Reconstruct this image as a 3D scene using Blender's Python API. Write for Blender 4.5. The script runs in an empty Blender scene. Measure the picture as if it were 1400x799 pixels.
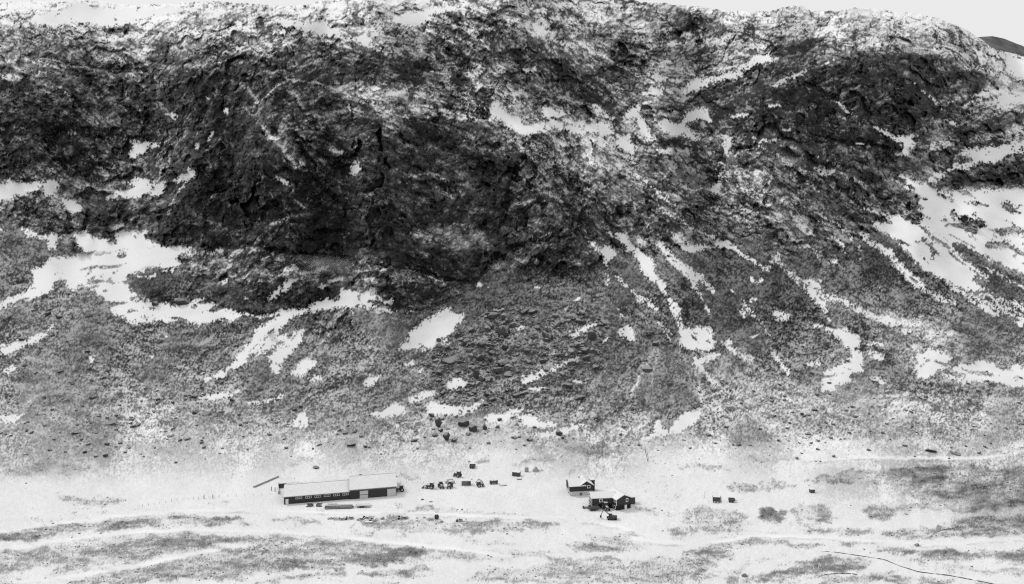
import bpy, bmesh, math, random
import numpy as np
from mathutils import Vector, Matrix
random.seed(7); RS = np.random.RandomState(11)
scene = bpy.context.scene
COL = scene.collection

# ------------------------------------------------------------------ image frame
# The layout of the valley side is written as image pixels (u, v) read by eye; every pixel is turned
# into a place on the terrain along its camera ray, by integrating the slope of the ground outwards from the valley floor.
F = 1000.0; CX = 700.0; YH = 312.0; H = 120.0
X0, X1, YT, YB = -60, 1460, -14, 884
W = X1 - X0 + 1; N = YB - YT + 1
gx = np.arange(X0, X1 + 1, dtype=np.float64); gy = np.arange(YT, YB + 1, dtype=np.float64)
GX, GY = np.meshgrid(gx, gy)

def blur(a, s, sy=None):
    sy = s if sy is None else sy
    p = int(max(s, sy) * 3) + 2
    b = np.pad(a, p, mode='edge')
    fy = np.fft.fftfreq(b.shape[0])[:, None]; fx = np.fft.rfftfreq(b.shape[1])[None, :]
    g = np.exp(-2 * math.pi ** 2 * ((fx * s) ** 2 + (fy * sy) ** 2))
    b = np.fft.irfft2(np.fft.rfft2(b) * g, s=b.shape)
    return b[p:-p, p:-p]
def fractal(lmin, lmax, beta=1.6, ax=1.0, seed=0, shape=None):
    h, w = shape or (N, W)
    r = np.random.RandomState(seed)
    n = r.randn(h, w)
    fy = np.fft.fftfreq(h)[:, None] / ax; fx = np.fft.rfftfreq(w)[None, :] * ax
    f = np.sqrt(fx * fx + fy * fy) + 1e-9
    g = f ** (-beta) * np.exp(-(f * lmin) ** 2 * 1.2) * (1 - np.exp(-(f * lmax) ** 2))
    a = np.fft.irfft2(np.fft.rfft2(n) * g, s=(h, w))
    return (a - a.mean()) / a.std()
def nrm(a): return (a - a.mean()) / a.std()
def sstep(a, b, x):
    t = np.clip((x - a) / (b - a), 0, 1); return t * t * (3 - 2 * t)
def upsample(c, xs, ys, sm=0):
    """bilinear from samples at xs, ys (sorted) to the whole grid"""
    t = np.array([np.interp(gx, xs, row) for row in c])
    o = np.empty((N, W))
    iy = np.clip(np.searchsorted(ys, gy) - 1, 0, len(ys) - 2)
    fr = np.clip((gy - ys[iy]) / (ys[iy + 1] - ys[iy]), 0, 1)[:, None]
    o = t[iy] * (1 - fr) + t[iy + 1] * fr
    return blur(o, sm) if sm else o
def scatter(pts, vals, p=2.6, soft=30.0):
    """inverse distance interpolation of scattered hand-set values at image pixels, vals (n, k)"""
    cx = np.arange(X0, X1 + 40, 20.0); cy = np.arange(YT, YB + 40, 20.0)
    QX, QY = np.meshgrid(cx, cy)
    num = 0; den = 0
    for (x, y), v in zip(pts, vals):
        w = ((QX - x) ** 2 + ((QY - y) * 1.25) ** 2 + soft * soft) ** (-p)
        num = num + w[..., None] * np.array(v, float); den = den + w
    r = num / den[..., None]
    return [upsample(r[..., k], cx, cy, 8) for k in range(r.shape[-1])]

CR = {'A': (0, 0, 470 / 1391), 'B': (465, 0, 470 / 1391), 'C': (930, 0, 470 / 1391),
      'D': (0, 265, 470 / 1391), 'E': (465, 265, 470 / 1391), 'F': (930, 265, 470 / 1391),
      'G': (0, 530, 470 / 1396), 'H': (465, 530, 470 / 1396), 'I': (930, 530, 470 / 1396), 'J': (180, 60, .21429), 'K': (480, 60, .21429), 'M': (180, 220, .21429), 'N': (480, 220, .21429), 'O': (760, 150, .21429), 'Q': (1060, 150, .21429), 'R': (700, 0, .5), 'U': (700, 320, .5), 'T': (0, 0, 1.0)}
def cv(c, pts):
    ox, oy, s = CR[c]
    return np.array([(ox + x * s, oy + y * s) for x, y in pts], float)
def pl(s):
    v = [float(t) for t in s.replace(';', ' ').replace(',', ' ').split()]
    return list(zip(v[0::2], v[1::2]))
# domain warp so that outlines traced in image pixels become natural, ragged ones
WX = fractal(5, 60, 1.4, seed=1) * 1.6 + fractal(1.8, 9, .9, seed=2) * 1.15
WY = fractal(5, 60, 1.4, seed=3) * 1.2 + fractal(1.8, 9, .9, seed=4) * 0.9
def fill(poly, out, val=1.0, warp=1.0):
    x0, y0 = poly.min(0) - 8; x1, y1 = poly.max(0) + 8
    i0 = max(0, int(x0 - X0)); i1 = min(W, int(x1 - X0) + 1); j0 = max(0, int(y0 - YT)); j1 = min(N, int(y1 - YT) + 1)
    if i1 <= i0 or j1 <= j0: return
    px = GX[j0:j1, i0:i1] + WX[j0:j1, i0:i1] * warp; py = GY[j0:j1, i0:i1] + WY[j0:j1, i0:i1] * warp
    ins = np.zeros(px.shape, bool)
    n = len(poly)
    for k in range(n):
        xa, ya = poly[k]; xb, yb = poly[(k + 1) % n]
        if ya == yb: continue
        c = ((ya > py) != (yb > py)) & (px < (xb - xa) * (py - ya) / (yb - ya) + xa)
        ins ^= c
    sub = out[j0:j1, i0:i1]; sub[ins] = val
def stroke(pts, w, out, val=1.0, warp=1.0, soft=False):
    for k in range(len(pts) - 1):
        a = pts[k]; b = pts[k + 1]
        wk = w if np.isscalar(w) else w[0] + (w[1] - w[0]) * (k + .5) / (len(pts) - 1)
        m = wk * 2 + 6
        i0 = max(0, int(min(a[0], b[0]) - m - X0)); i1 = min(W, int(max(a[0], b[0]) + m - X0) + 1)
        j0 = max(0, int(min(a[1], b[1]) - m - YT)); j1 = min(N, int(max(a[1], b[1]) + m - YT) + 1)
        if i1 <= i0 or j1 <= j0: continue
        px = GX[j0:j1, i0:i1] + WX[j0:j1, i0:i1] * warp; py = GY[j0:j1, i0:i1] + WY[j0:j1, i0:i1] * warp
        d = b - a; L2 = (d ** 2).sum() + 1e-9
        t = np.clip(((px - a[0]) * d[0] + (py - a[1]) * d[1]) / L2, 0, 1)
        dist = np.hypot(px - a[0] - t * d[0], py - a[1] - t * d[1])
        v = np.exp(-(dist / (wk * .6)) ** 2) * val if soft else (dist < wk / 2) * val
        sub = out[j0:j1, i0:i1]; np.maximum(sub, v, out=sub)

# ------------------------------------------------------------------ slope of the ground (rise per metre)
SL = """0 880 0;700 880 0;1400 880 0;0 760 0;350 760 0;700 760 0;1050 760 0;1400 760 0;0 690 .02;350 690 0;700 690 0;1050 690 0;1400 690 .02
0 640 .06;200 645 .05;400 640 .02;600 640 .04;800 640 .03;1000 640 .05;1200 640 .07;1400 630 .1
0 590 .2;200 590 .2;400 590 .2;600 600 .1;800 600 .16;1000 590 .22;1200 580 .25;1400 570 .3
0 520 .45;200 520 .45;400 520 .5;600 520 .5;800 520 .55;1000 520 .55;1200 520 .5;1400 500 .45
0 450 .55;200 450 .55;400 450 .55;600 450 .55;800 450 .6;1000 450 .65;1200 450 .65;1400 450 .6
60 360 .45;180 380 .38;280 420 .4;440 425 .4;560 430 .5;700 400 .7;880 380 .7;1000 380 .7;1200 360 .7;1350 330 .55;1320 270 .5
40 300 .7;120 290 .6;200 290 .7;400 390 1.2;300 385 1.0;560 395 1.5;450 355 .8;330 345 1.0
300 280 1.9;400 280 2.0;500 290 2.1;600 300 2.0;700 300 1.9;780 300 1.5;450 220 1.7;550 200 1.5;650 220 1.6;720 240 1.4;380 180 1.5
40 200 1.5;120 180 1.5;60 110 1.1;160 110 1.0;230 160 1.9;270 130 1.8;330 140 1.7;180 230 .8;80 60 .7;200 50 .6;300 60 .8;400 80 1.0;450 110 1.2
560 130 .8;640 160 .8;520 70 .8;600 50 .8;680 70 1.1;700 110 1.2;760 140 .9;720 170 .55;800 190 .55;850 220 .7;880 260 .8
0 5 .48;200 5 .46;400 5 .48;600 5 .5;800 5 .5;1000 20 .48;1200 20 .45;1350 60 .45
850 60 .7;950 60 .8;1050 60 .7;1150 60 .6;1250 60 .6;950 110 .6;1050 120 .8;1150 130 1.4;1220 130 1.5;1290 120 1.4;1330 110 .8;1400 130 .5;1100 180 1.0;1200 190 1.2;1000 150 .6
900 190 .55;950 220 .8;1050 250 .9;1150 260 .8;1250 240 .5;1380 190 .5;1050 330 .8;950 310 .9"""
sp = [tuple(map(float, t.split())) for t in SL.replace('\n', ';').split(';') if t.strip()]
S, = scatter([(a, b) for a, b, c in sp], [(c,) for a, b, c in sp], p=2.4, soft=22)
S = np.maximum(S, 0)
S += 0.12 * fractal(60, 260, 1.2, seed=9) * sstep(.3, .9, S)
T_ = (YH - GY) / F
S = np.maximum(S, T_ + 0.13)
S = np.where(T_ < -.33, np.minimum(S, .05), S)
S = S * (1 - sstep(632, 668, GY))
lnY = np.empty((N, W))
lnY[-1] = math.log(H * F / (YB - YH))
for j in range(N - 2, -1, -1):
    s = .5 * (S[j] + S[j + 1]); t = .5 * (T_[j] + T_[j + 1])
    lnY[j] = lnY[j + 1] + (1 / F) / (s - t)
YD = np.exp(blur(lnY, 3.0, 1.5))

# ------------------------------------------------------------------ grain direction of the rock
DR = """50 80 18;50 160 25;150 150 35;30 230 30;200 150 50;260 120 -55;480 60 5;350 50 -12;300 60 -20;400 100 -20;330 130 -40;360 110 -40;500 120 8;560 110 5;640 150 35;700 190 45;760 230 48;820 270 42
600 60 28;700 60 25;760 60 35;800 120 35;700 20 15;860 40 5;950 40 -5;1050 60 -10;1000 100 -22;1080 90 -25;1150 60 -10;1250 50 18;1330 80 50;1200 130 -20;1300 130 -25;1150 180 20;1250 200 10;1050 180 20
900 200 25;950 230 25;1050 240 30;1150 260 30;1000 300 22;1100 330 35;1200 360 38;1300 420 35;1350 330 32;1000 400 55;900 380 50;950 450 60;1100 450 38;1200 480 12;1350 540 5
300 260 -60;400 250 50;500 250 30;450 320 -20;600 230 20;650 300 -40;720 300 -45;550 340 30;400 380 -10;560 390 5;350 380 -20;700 360 -30;260 200 -60;200 300 -20;100 280 15
100 450 -10;200 480 10;350 480 -50;470 460 -70;600 500 -30;750 450 20;850 520 -60;100 560 5;300 560 5;500 560 -10;700 560 -12;900 560 60;1100 560 20
100 640 -3;300 640 -5;600 640 -8;900 640 -2;1200 630 3;100 700 -8;400 700 3;700 700 5;1000 740 5;1300 700 -3;200 760 -12;600 770 5;1000 880 0;200 880 -5"""
dp = [tuple(map(float, t.split())) for t in DR.replace('\n', ';').split(';') if t.strip()]
c2, s2 = scatter([(a, b) for a, b, c in dp], [(math.cos(math.radians(2 * c)), math.sin(math.radians(2 * c))) for a, b, c in dp], p=1.8, soft=25)
ANG = .5 * np.arctan2(s2, c2) + 0.16 * fractal(20, 120, 1.4, seed=12)
UX, UY = np.cos(ANG), np.sin(ANG)
def streaks(sig, length, seed, step=1.0):
    q = max(1, int(sig * .8))
    ux, uy = UX[::q, ::q], UY[::q, ::q]
    h, w = ux.shape
    r = np.random.RandomState(seed)
    n = blur(r.randn(h, w), max(.45, sig / q * .5))
    acc = n.copy()
    jj, ii = np.meshgrid(np.arange(h, dtype=float), np.arange(w, dtype=float), indexing='ij')
    for sgn in (1, -1):
        px, py = ii.copy(), jj.copy(); dx, dy = ux * sgn, uy * sgn
        L = max(2, int(length / q / step))
        for k in range(L):
            px += dx * step; py += dy * step
            a = np.clip(px.astype(int), 0, w - 1); b = np.clip(py.astype(int), 0, h - 1)
            acc += n[b, a] * (1 - k / L)
            vx, vy = ux[b, a], uy[b, a]
            f = np.where(vx * dx + vy * dy < 0, -1, 1); dx, dy = vx * f, vy * f
    acc = nrm(acc)
    if q > 1:
        xs = gx[::q]; ys = gy[::q]
        acc = nrm(upsample(acc, xs, ys, q * .5))
    return acc
L1 = streaks(1.0, 4, 21); L2 = streaks(2.0, 9, 22); L4 = streaks(4.5, 20, 23); L9 = streaks(10, 36, 24)
def cells(size, aniso, seed, warp=1.0, amp=None, rot=True):
    """broken rock: every cell is a tilted facet; returns facet relief, closeness to a crack, a value per cell, dome"""
    r = np.random.RandomState(seed)
    ca, sa = (UX, UY) if rot else (np.ones((N, W)), np.zeros((N, W)))
    wx = fractal(max(2, size * .2), size * 3, 1.5, seed=seed + 1) * size * .5 * warp; wy = fractal(max(2, size * .2), size * 3, 1.5, seed=seed + 2) * size * .45 * warp
    PX = GX + wx; PY = GY + wy
    sx, sy = size * (1 + (aniso - 1) * .55), size
    cxn = int((X1 - X0) / sx) + 14; cyn = int((YB - YT) / sy) + 14
    jx = r.rand(cyn, cxn); jy = r.rand(cyn, cxn); gxr = r.randn(cyn, cxn); gyr = r.randn(cyn, cxn); hv = r.rand(cyn, cxn)
    fx = (PX - X0) / sx + 6; fy = (PY - YT) / sy + 6
    ix = fx.astype(int); iy = fy.astype(int)
    d1 = np.full((N, W), 1e9); d2 = np.full((N, W), 1e9); rel_ = np.zeros((N, W)); val = np.zeros((N, W)); vp = np.zeros((N, W))
    R = 1
    for a in range(-R, R + 1):
        for b in range(-R, R + 1):
            cx_ = np.clip(ix + a, 0, cxn - 1); cy_ = np.clip(iy + b, 0, cyn - 1)
            dx = (fx - cx_ - jx[cy_, cx_]) * sx; dy = (fy - cy_ - jy[cy_, cx_]) * sy
            u = (dx * ca + dy * sa) / aniso; v = -dx * sa + dy * ca
            dd = np.hypot(u, v) / size
            near = dd < d1
            d2 = np.where(near, d1, np.minimum(d2, dd))
            rel_ = np.where(near, (dx * gxr[cy_, cx_] * .6 + dy * gyr[cy_, cx_]) / size, rel_)
            val = np.where(near, hv[cy_, cx_], val); vp = np.where(near, v / size, vp)
            d1 = np.where(near, dd, d1)
    return rel_, np.exp(-((d2 - d1) / .10) ** 2), val, np.clip(1 - d1 * 1.1, 0, 1), np.clip(vp, -.75, .75)
CA = cells(48, 2.2, 101); CB = cells(19, 2.2, 111); CC = cells(7.5, 2.1, 121); CD = cells(3.6, 1.8, 131)
LS = streaks(1.0, 14, 25); LS2 = streaks(1.6, 30, 26); W1 = nrm(blur(np.random.RandomState(77).randn(N, W), .55))
TA = cells(5.0, 1.0, 141, rot=False); TB = cells(2.9, 1.0, 151, rot=False)
F1 = fractal(1.4, 5, .6, seed=31); F3 = fractal(2.5, 14, 1.2, seed=32); F10 = fractal(6, 50, 1.5, seed=33); F40 = fractal(25, 160, 1.6, seed=34)
FB = fractal(2.2, 90, 1.35, seed=35)
RG = 1 - np.abs(fractal(5, 60, 1.3, seed=36)); RG2 = 1 - np.abs(fractal(2.5, 22, 1.2, seed=37))   # ridged: sharp crests
# ------------------------------------------------------------------ how light the ground looks, painted-in shade included (rock 0 .. snow 9), judged by eye in image pixels, every 40
rows = ["87778876677667754566655565566778878",
"43455444444453432354444444444455567",
"33333233322233445334434533322233467",
"22222111232345445543454333222222456",
"12222111233323434676555532211122445",
"22233321222222223345444444322223444",
"44433221232111222233343444432244434",
"44333211121112223222233344443334444",
"33455321111111212222244433433333445",
"34554333333333212222334433333333344",
"44444322222453343333433333344443433",
"44444444444444333333333334344344444",
"45444444444444433344444555444434345",
"55555555444444544445445556666554555",
"66556666665555676655545566677766666",
"66667777778777778877678887788877777",
"88888888888888888888888888887776666",
"88888888888888888888888888888888877",
"88888888888888888888888888888888888",
"88888888888888888888888888888888888",
"88888888888888888888888888888888888",
"88888888888888888888888888888888888"]
LV = np.array([[float(c) for c in (r + r[-1] * 35)[:35]] for r in rows])
LV[15:] = LV[15:] + np.where(LV[15:] == 8, .85, 0) + np.where(LV[15:] == 7, .5, 0) * (np.arange(LV.shape[0] - 15) < 2)[:, None]
L0 = upsample(LV, np.arange(20, 1400, 40.0), np.arange(20, 20 + 40 * len(rows), 40.0), 9)
# summit dusting right under the skyline
def ridge_line(x):
    P = pl("-900,30; -60,4; 0,2; 60,2; 130,1; 170,6; 200,7; 240,5; 280,2; 320,3; 350,6; 395,9; 420,6; 440,1; 470,-2; 700,-5; 850,-1; 880,3; 930,7; 1000,15; 1040,16.5; 1060,14; 1075,9; 1085,8; 1100,9; 1110,16; 1150,14; 1180,10.5; 1220,15; 1260,20; 1290,27; 1310,35; 1330,47; 1345,57; 1359,67; 1400,78; 1460,86; 2400,130")
    return np.interp(x, [p[0] for p in P], [p[1] for p in P])
rdist = GY - ridge_line(gx)[None, :]
L0 = L0 + 1.6 * np.exp(-(np.maximum(rdist, 0) / 14) ** 2) * sstep(0, 300, np.abs(GX - 800))
TONES = """E 2.5|450,460;500,410;620,380;700,380;830,330;900,270;950,260;1020,320;1060,350;1000,400;920,410;850,440;700,450;600,470;480,475
D 3.1|-80,270;60,265;120,310;120,360;60,410;-80,450
F 2.3|290,225;350,230;440,320;520,400;590,500;600,520;440,560;350,520;200,540;110,400;140,290;200,230
F 1.9|600,190;720,190;850,260;900,330;960,400;880,390;780,350;680,290;640,240
F 2.4|870,190;960,270;1080,345;1060,350;1140,400;1060,400;980,370;920,300;860,230
F 2.6|1110,210;1190,230;1300,310;1391,350;1391,430;1290,400;1240,350;1160,280
F 2.2|0,330;40,350;90,430;130,510;60,540;0,545
D 1.9|510,345;640,320;720,270;900,235;1060,225;1150,260;1391,290;1391,420;1240,455;1080,480;1020,490;890,450;870,430;780,430;690,455;600,420
E 1.9|130,350;200,300;300,320;420,370;480,405;400,440;300,465;230,465;200,430;140,400
A 0.9|560,420;700,330;830,300;1000,330;1040,400;960,460;900,560;700,560;570,560
A 0.8|820,470;1000,470;1060,560;1200,700;1300,799;660,799;650,740;780,620
E 0.9|0,0;350,0;500,60;640,0;760,50;700,200;560,350;400,330;250,280;200,200;0,200
D 0.6|620,140;900,0;1391,0;1391,270;1100,225;900,215;780,212;660,205;600,180
B 1.4|150,560;300,470;420,480;520,600;700,620;720,799;100,799;60,700
C 1.3|600,330;850,220;1000,240;1250,350;1000,460;880,540;760,500;640,400
C 1.5|420,430;640,400;740,500;900,600;1000,620;960,720;700,640;560,560;420,560
B 2.0|0,190;120,200;330,230;420,310;330,340;100,340;0,330
B 1.8|560,130;780,160;880,260;980,380;900,370;840,280;700,210;560,170
B 4.3|180,400;300,350;440,345;560,420;620,490;520,480;380,430;250,440
E 2.7|300,160;420,130;500,170;480,230;380,230;300,200
E 3.2|600,330;660,260;760,240;800,270;740,340;640,370
E 2.9|700,100;850,60;960,40;960,140;880,180;780,180
D 2.8|1050,170;1130,110;1220,90;1260,130;1180,170;1100,200
E 2.8|600,560;960,560;960,799;520,799;430,700
K 1.0|640,230;660,190;720,200;780,250;690,272
K 1.1|230,620;420,520;560,520;600,600;640,660;560,740;480,793;150,793;230,700
K 2.6|1180,80;1280,180;1400,260;1400,340;1300,300;1180,160;1100,100
K 1.9|0,100;150,110;350,130;400,200;300,260;100,240;0,250
K 1.1|30,480;200,480;180,580;60,600
K 4.6|380,290;540,270;640,300;720,350;600,330;480,370;380,370
K 3.0|520,520;900,520;1000,600;960,700;760,700;640,640;600,560
M 0.5|850,560;900,430;1120,430;1200,500;1390,560;1340,600;1100,580;900,600
M 1.0|560,200;820,180;840,420;560,420
M 1.0|210,480;330,340;460,300;560,430;580,540;400,540;230,530
M 0.6|1100,20;1390,250;1390,420;1250,330;1120,160
M 3.7|540,560;820,550;1000,640;1400,640;1400,793;300,793;300,680
N 3.2|0,665;80,665;180,710;240,700;330,705;450,745;590,793;0,793
N 0.4|380,120;520,120;620,180;600,205;520,175;450,185;400,150
N 0.6|830,80;880,50;1030,70;1020,120;980,200;940,260;900,250;840,140
N 1.4|700,210;830,150;820,250;720,290
N 3.2|330,490;430,440;560,420;720,400;840,440;900,520;840,580;700,560;560,520;460,510
N 0.5|330,500;430,510;440,640;560,740;760,793;620,775;400,680;300,620
N 3.3|960,690;1060,590;1160,600;1200,680;1100,740;900,793;850,793
N 0.7|1070,330;1150,350;1130,400;1080,400
N 0.7|1190,600;1300,560;1380,500;1390,560;1300,690;1220,640
N 3.2|1020,300;1240,120;1390,200;1390,300;1230,380;1150,330;1080,320
N 0.8|0,300;170,330;200,480;180,600;0,620
N 1.0|60,60;340,90;360,180;160,180
N 1.0|560,560;760,610;780,700;640,660
O 5.6|0,110;480,150;500,300;560,400;400,380;240,400;90,230
O 3.6|560,260;1050,380;960,500;640,530;480,420
O 4.6|60,320;260,420;450,600;400,600;200,480;40,340
J 0.9|230,280;430,220;560,400;560,600;430,600;180,560;150,420
J 1.0|480,190;800,190;860,300;740,420;620,420;520,350
J 1.3|1090,170;1400,150;1400,260;1250,240;1100,220
J 1.2|880,330;1000,260;1000,330;900,420;820,460
J 1.0|540,560;800,560;960,720;960,793;540,793
R 2.2|0,80;60,100;120,150;200,200;230,260;300,290;260,300;180,270;100,220;0,160
R 2.5|440,30;560,50;600,90;540,100;460,90
R 2.1|720,110;860,95;930,110;800,150;740,170;700,200;660,210;640,190
R 2.0|480,250;600,225;640,250;700,300;560,300;500,280
R 1.1|860,200;1000,160;1150,150;1300,220;1240,290;1100,350;1000,330;900,270
R 1.5|600,330;760,300;900,330;1000,400;1100,440;1140,480;1000,470;850,420;700,380;620,360
R 1.4|390,378;480,383;470,402;400,400
R 2.4|880,430;1000,450;1100,500;1110,540;1050,560;920,500
R 2.1|1150,470;1250,440;1440,440;1440,500;1250,500;1170,520
R 2.6|1160,360;1240,340;1440,300;1440,330;1240,380
D 1.5|310,90;400,75;470,110;470,180;400,170;330,130
D 3.4|90,60;230,70;260,130;180,150;90,110
T 3.9|590,470;640,450;650,432;690,425;770,425;830,440;850,480;800,520;740,540;690,560;640,570;600,560;590,520;575,500
T 5.2|880,500;940,500;1010,540;1060,600;1000,610;930,570
T 4.1|800,560;880,470;930,490;960,540;930,590;860,600;810,590
T 6.6|850,575;900,560;880,600;800,604;780,600
T 5.2|1180,450;1260,450;1390,520;1300,530;1230,500
T 6.3|1200,420;1290,440;1330,480;1270,470
T 6.0|1010,540;1180,535;1400,560;1400,600;1100,600"""
tone = L0.copy(); wgt = np.zeros((N, W))
for ln in TONES.split('\n'):
    hd, ps = ln.split('|'); c, v = hd.split()
    m = np.zeros((N, W)); fine = c in 'JKMNOR'; fill(cv(c, pl(ps)), m, 1.0, 1.1 if fine else 2.2)
    m = blur(m, 1.5 if fine else 3.0)
    tone = tone * (1 - m) + float(v) * m  # paints cliff shade, lit slabs and pale mist into the ground tone
L0 = tone
LITE = """J 10 3|0,50;80,35;150,30
J 9 4|490,95;560,60;620,40;700,20
J 6 3|530,130;600,100;640,80
J 22 3|720,35;830,45;960,15;1050,0
J 12 5|780,400;850,340;920,270;990,230
J 8 3|840,350;900,320
J 14 3.5|1030,150;1130,130;1220,95;1330,40
J 20 4|990,220;1110,235;1240,260;1330,300;1400,335
J 26 3|1000,290;1050,330;1090,410
J 26 3.5|1110,490;1160,465;1250,460;1350,430;1400,405
J 34 3.4|820,520;880,590;950,650;1010,730;1100,790
J 10 6|960,670;995,595
J 8 2.5|900,470;960,400;1050,350
J 22 4|1250,680;1340,690
J 26 3|1180,740;1280,760
J 22 1.2|0,190;60,240;130,350;180,410
J 6 3|200,640;300,570
K 20 3.4|0,310;60,330;160,350;200,330;300,310;400,270;540,265;640,290;740,340;820,390;900,480
K 14 3.6|390,390;480,400;560,420;680,455;800,480;860,500
K 14 3|480,470;600,460;720,480;800,500
K 14 2|600,590;700,570;800,600
M 18 3|200,380;260,280;330,160;400,60
M 26 6|930,100;1010,165
M 30 3|950,260;1000,310
M 20 3.5|1040,260;1110,300
M 30 3|850,440;940,380;1040,350;1130,340
M 24 3.5|980,0;1060,40;1110,50
M 8 2|580,440;740,430
M 18 2|600,120;660,150
M 16 2|820,220;830,290
M 14 2|500,230;560,230
M 20 1.6|400,350;520,400;570,410
M 18 1.8|1240,190;1380,200
M 14 2|1210,400;1280,410
M 10 3|860,600;940,630
M 8 3|840,620;900,600;950,640
N 14 3.5|370,105;450,78;540,88;620,135
N 8 3.2|530,170;600,200;660,240
N 6 2|180,400;260,380;340,360
N 9 3.2|0,650;80,650;120,690;180,700;240,685;330,690;450,730;600,780
N 10 3|1170,500;1290,450
N 10 2|990,330;1060,270;1130,210
N 20 1.5|540,20;700,30;820,30
N 22 1.6|1130,260;1220,200;1240,260
N 20 2|1220,540;1300,530
N 20 2|420,560;480,600
N 20 1.5|700,660;780,690
N 10 1.6|640,410;760,400
O 10 3|160,490;210,500
R 24 2.6|0,60;60,75;130,110;220,140;280,170;330,210;380,230
R 30 2|380,130;480,110;560,115;640,100;740,90;830,80
R 14 3|560,170;620,150;700,130;770,110;860,90
R 40 1.6|860,110;1000,110;1100,130;1200,150
R 20 2.2|1180,280;1260,260;1340,250
R 10 2.5|640,380;760,400;860,460;960,500;1010,560
R 12 2|420,230;560,190;640,180
R 50 1.2|150,330;260,400;330,460
R 8 3|740,440;840,490;940,560
R 8 2.5|400,520;520,560;640,600
A 26 1.3|560,210;600,260;640,340;650,430
A 10 3|0,260;100,240;200,270;300,260
A 10 2.4|100,330;240,360;330,440;420,520
A 8 3|480,530;510,570
A 14 2|930,330;1000,360;1060,400
A 10 2|0,520;80,560;130,640
T 5 1.5|900,470;862,540;838,592
T 4 1.3|930,480;915,560
T 5 1.3|950,490;960,560;985,600
T 6 1.4|820,540;800,590
T 4 1.2|880,430;900,480;880,570
T 5 1.3|470,430;430,480;380,520
T 4 1.2|120,470;90,520;40,550
B 7 3|0,370;100,360;200,340
B 6 2.5|0,450;30,450
E 6 3|130,345;180,305;240,303;320,325;400,355;475,400"""
lt = np.zeros((N, W))
for ln in LITE.split('\n'):
    hd, ps = ln.split('|'); c, w_, v = hd.split()
    stroke(cv(c, pl(ps)), float(w_) * CR[c][2] * .66, lt, float(v) * 1.15, .8, soft=True)
L0 = L0 + lt + .45 * sstep(2.2, .8, L0) * (GY < 420) + .7 * sstep(95, 30, GY)

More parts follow.
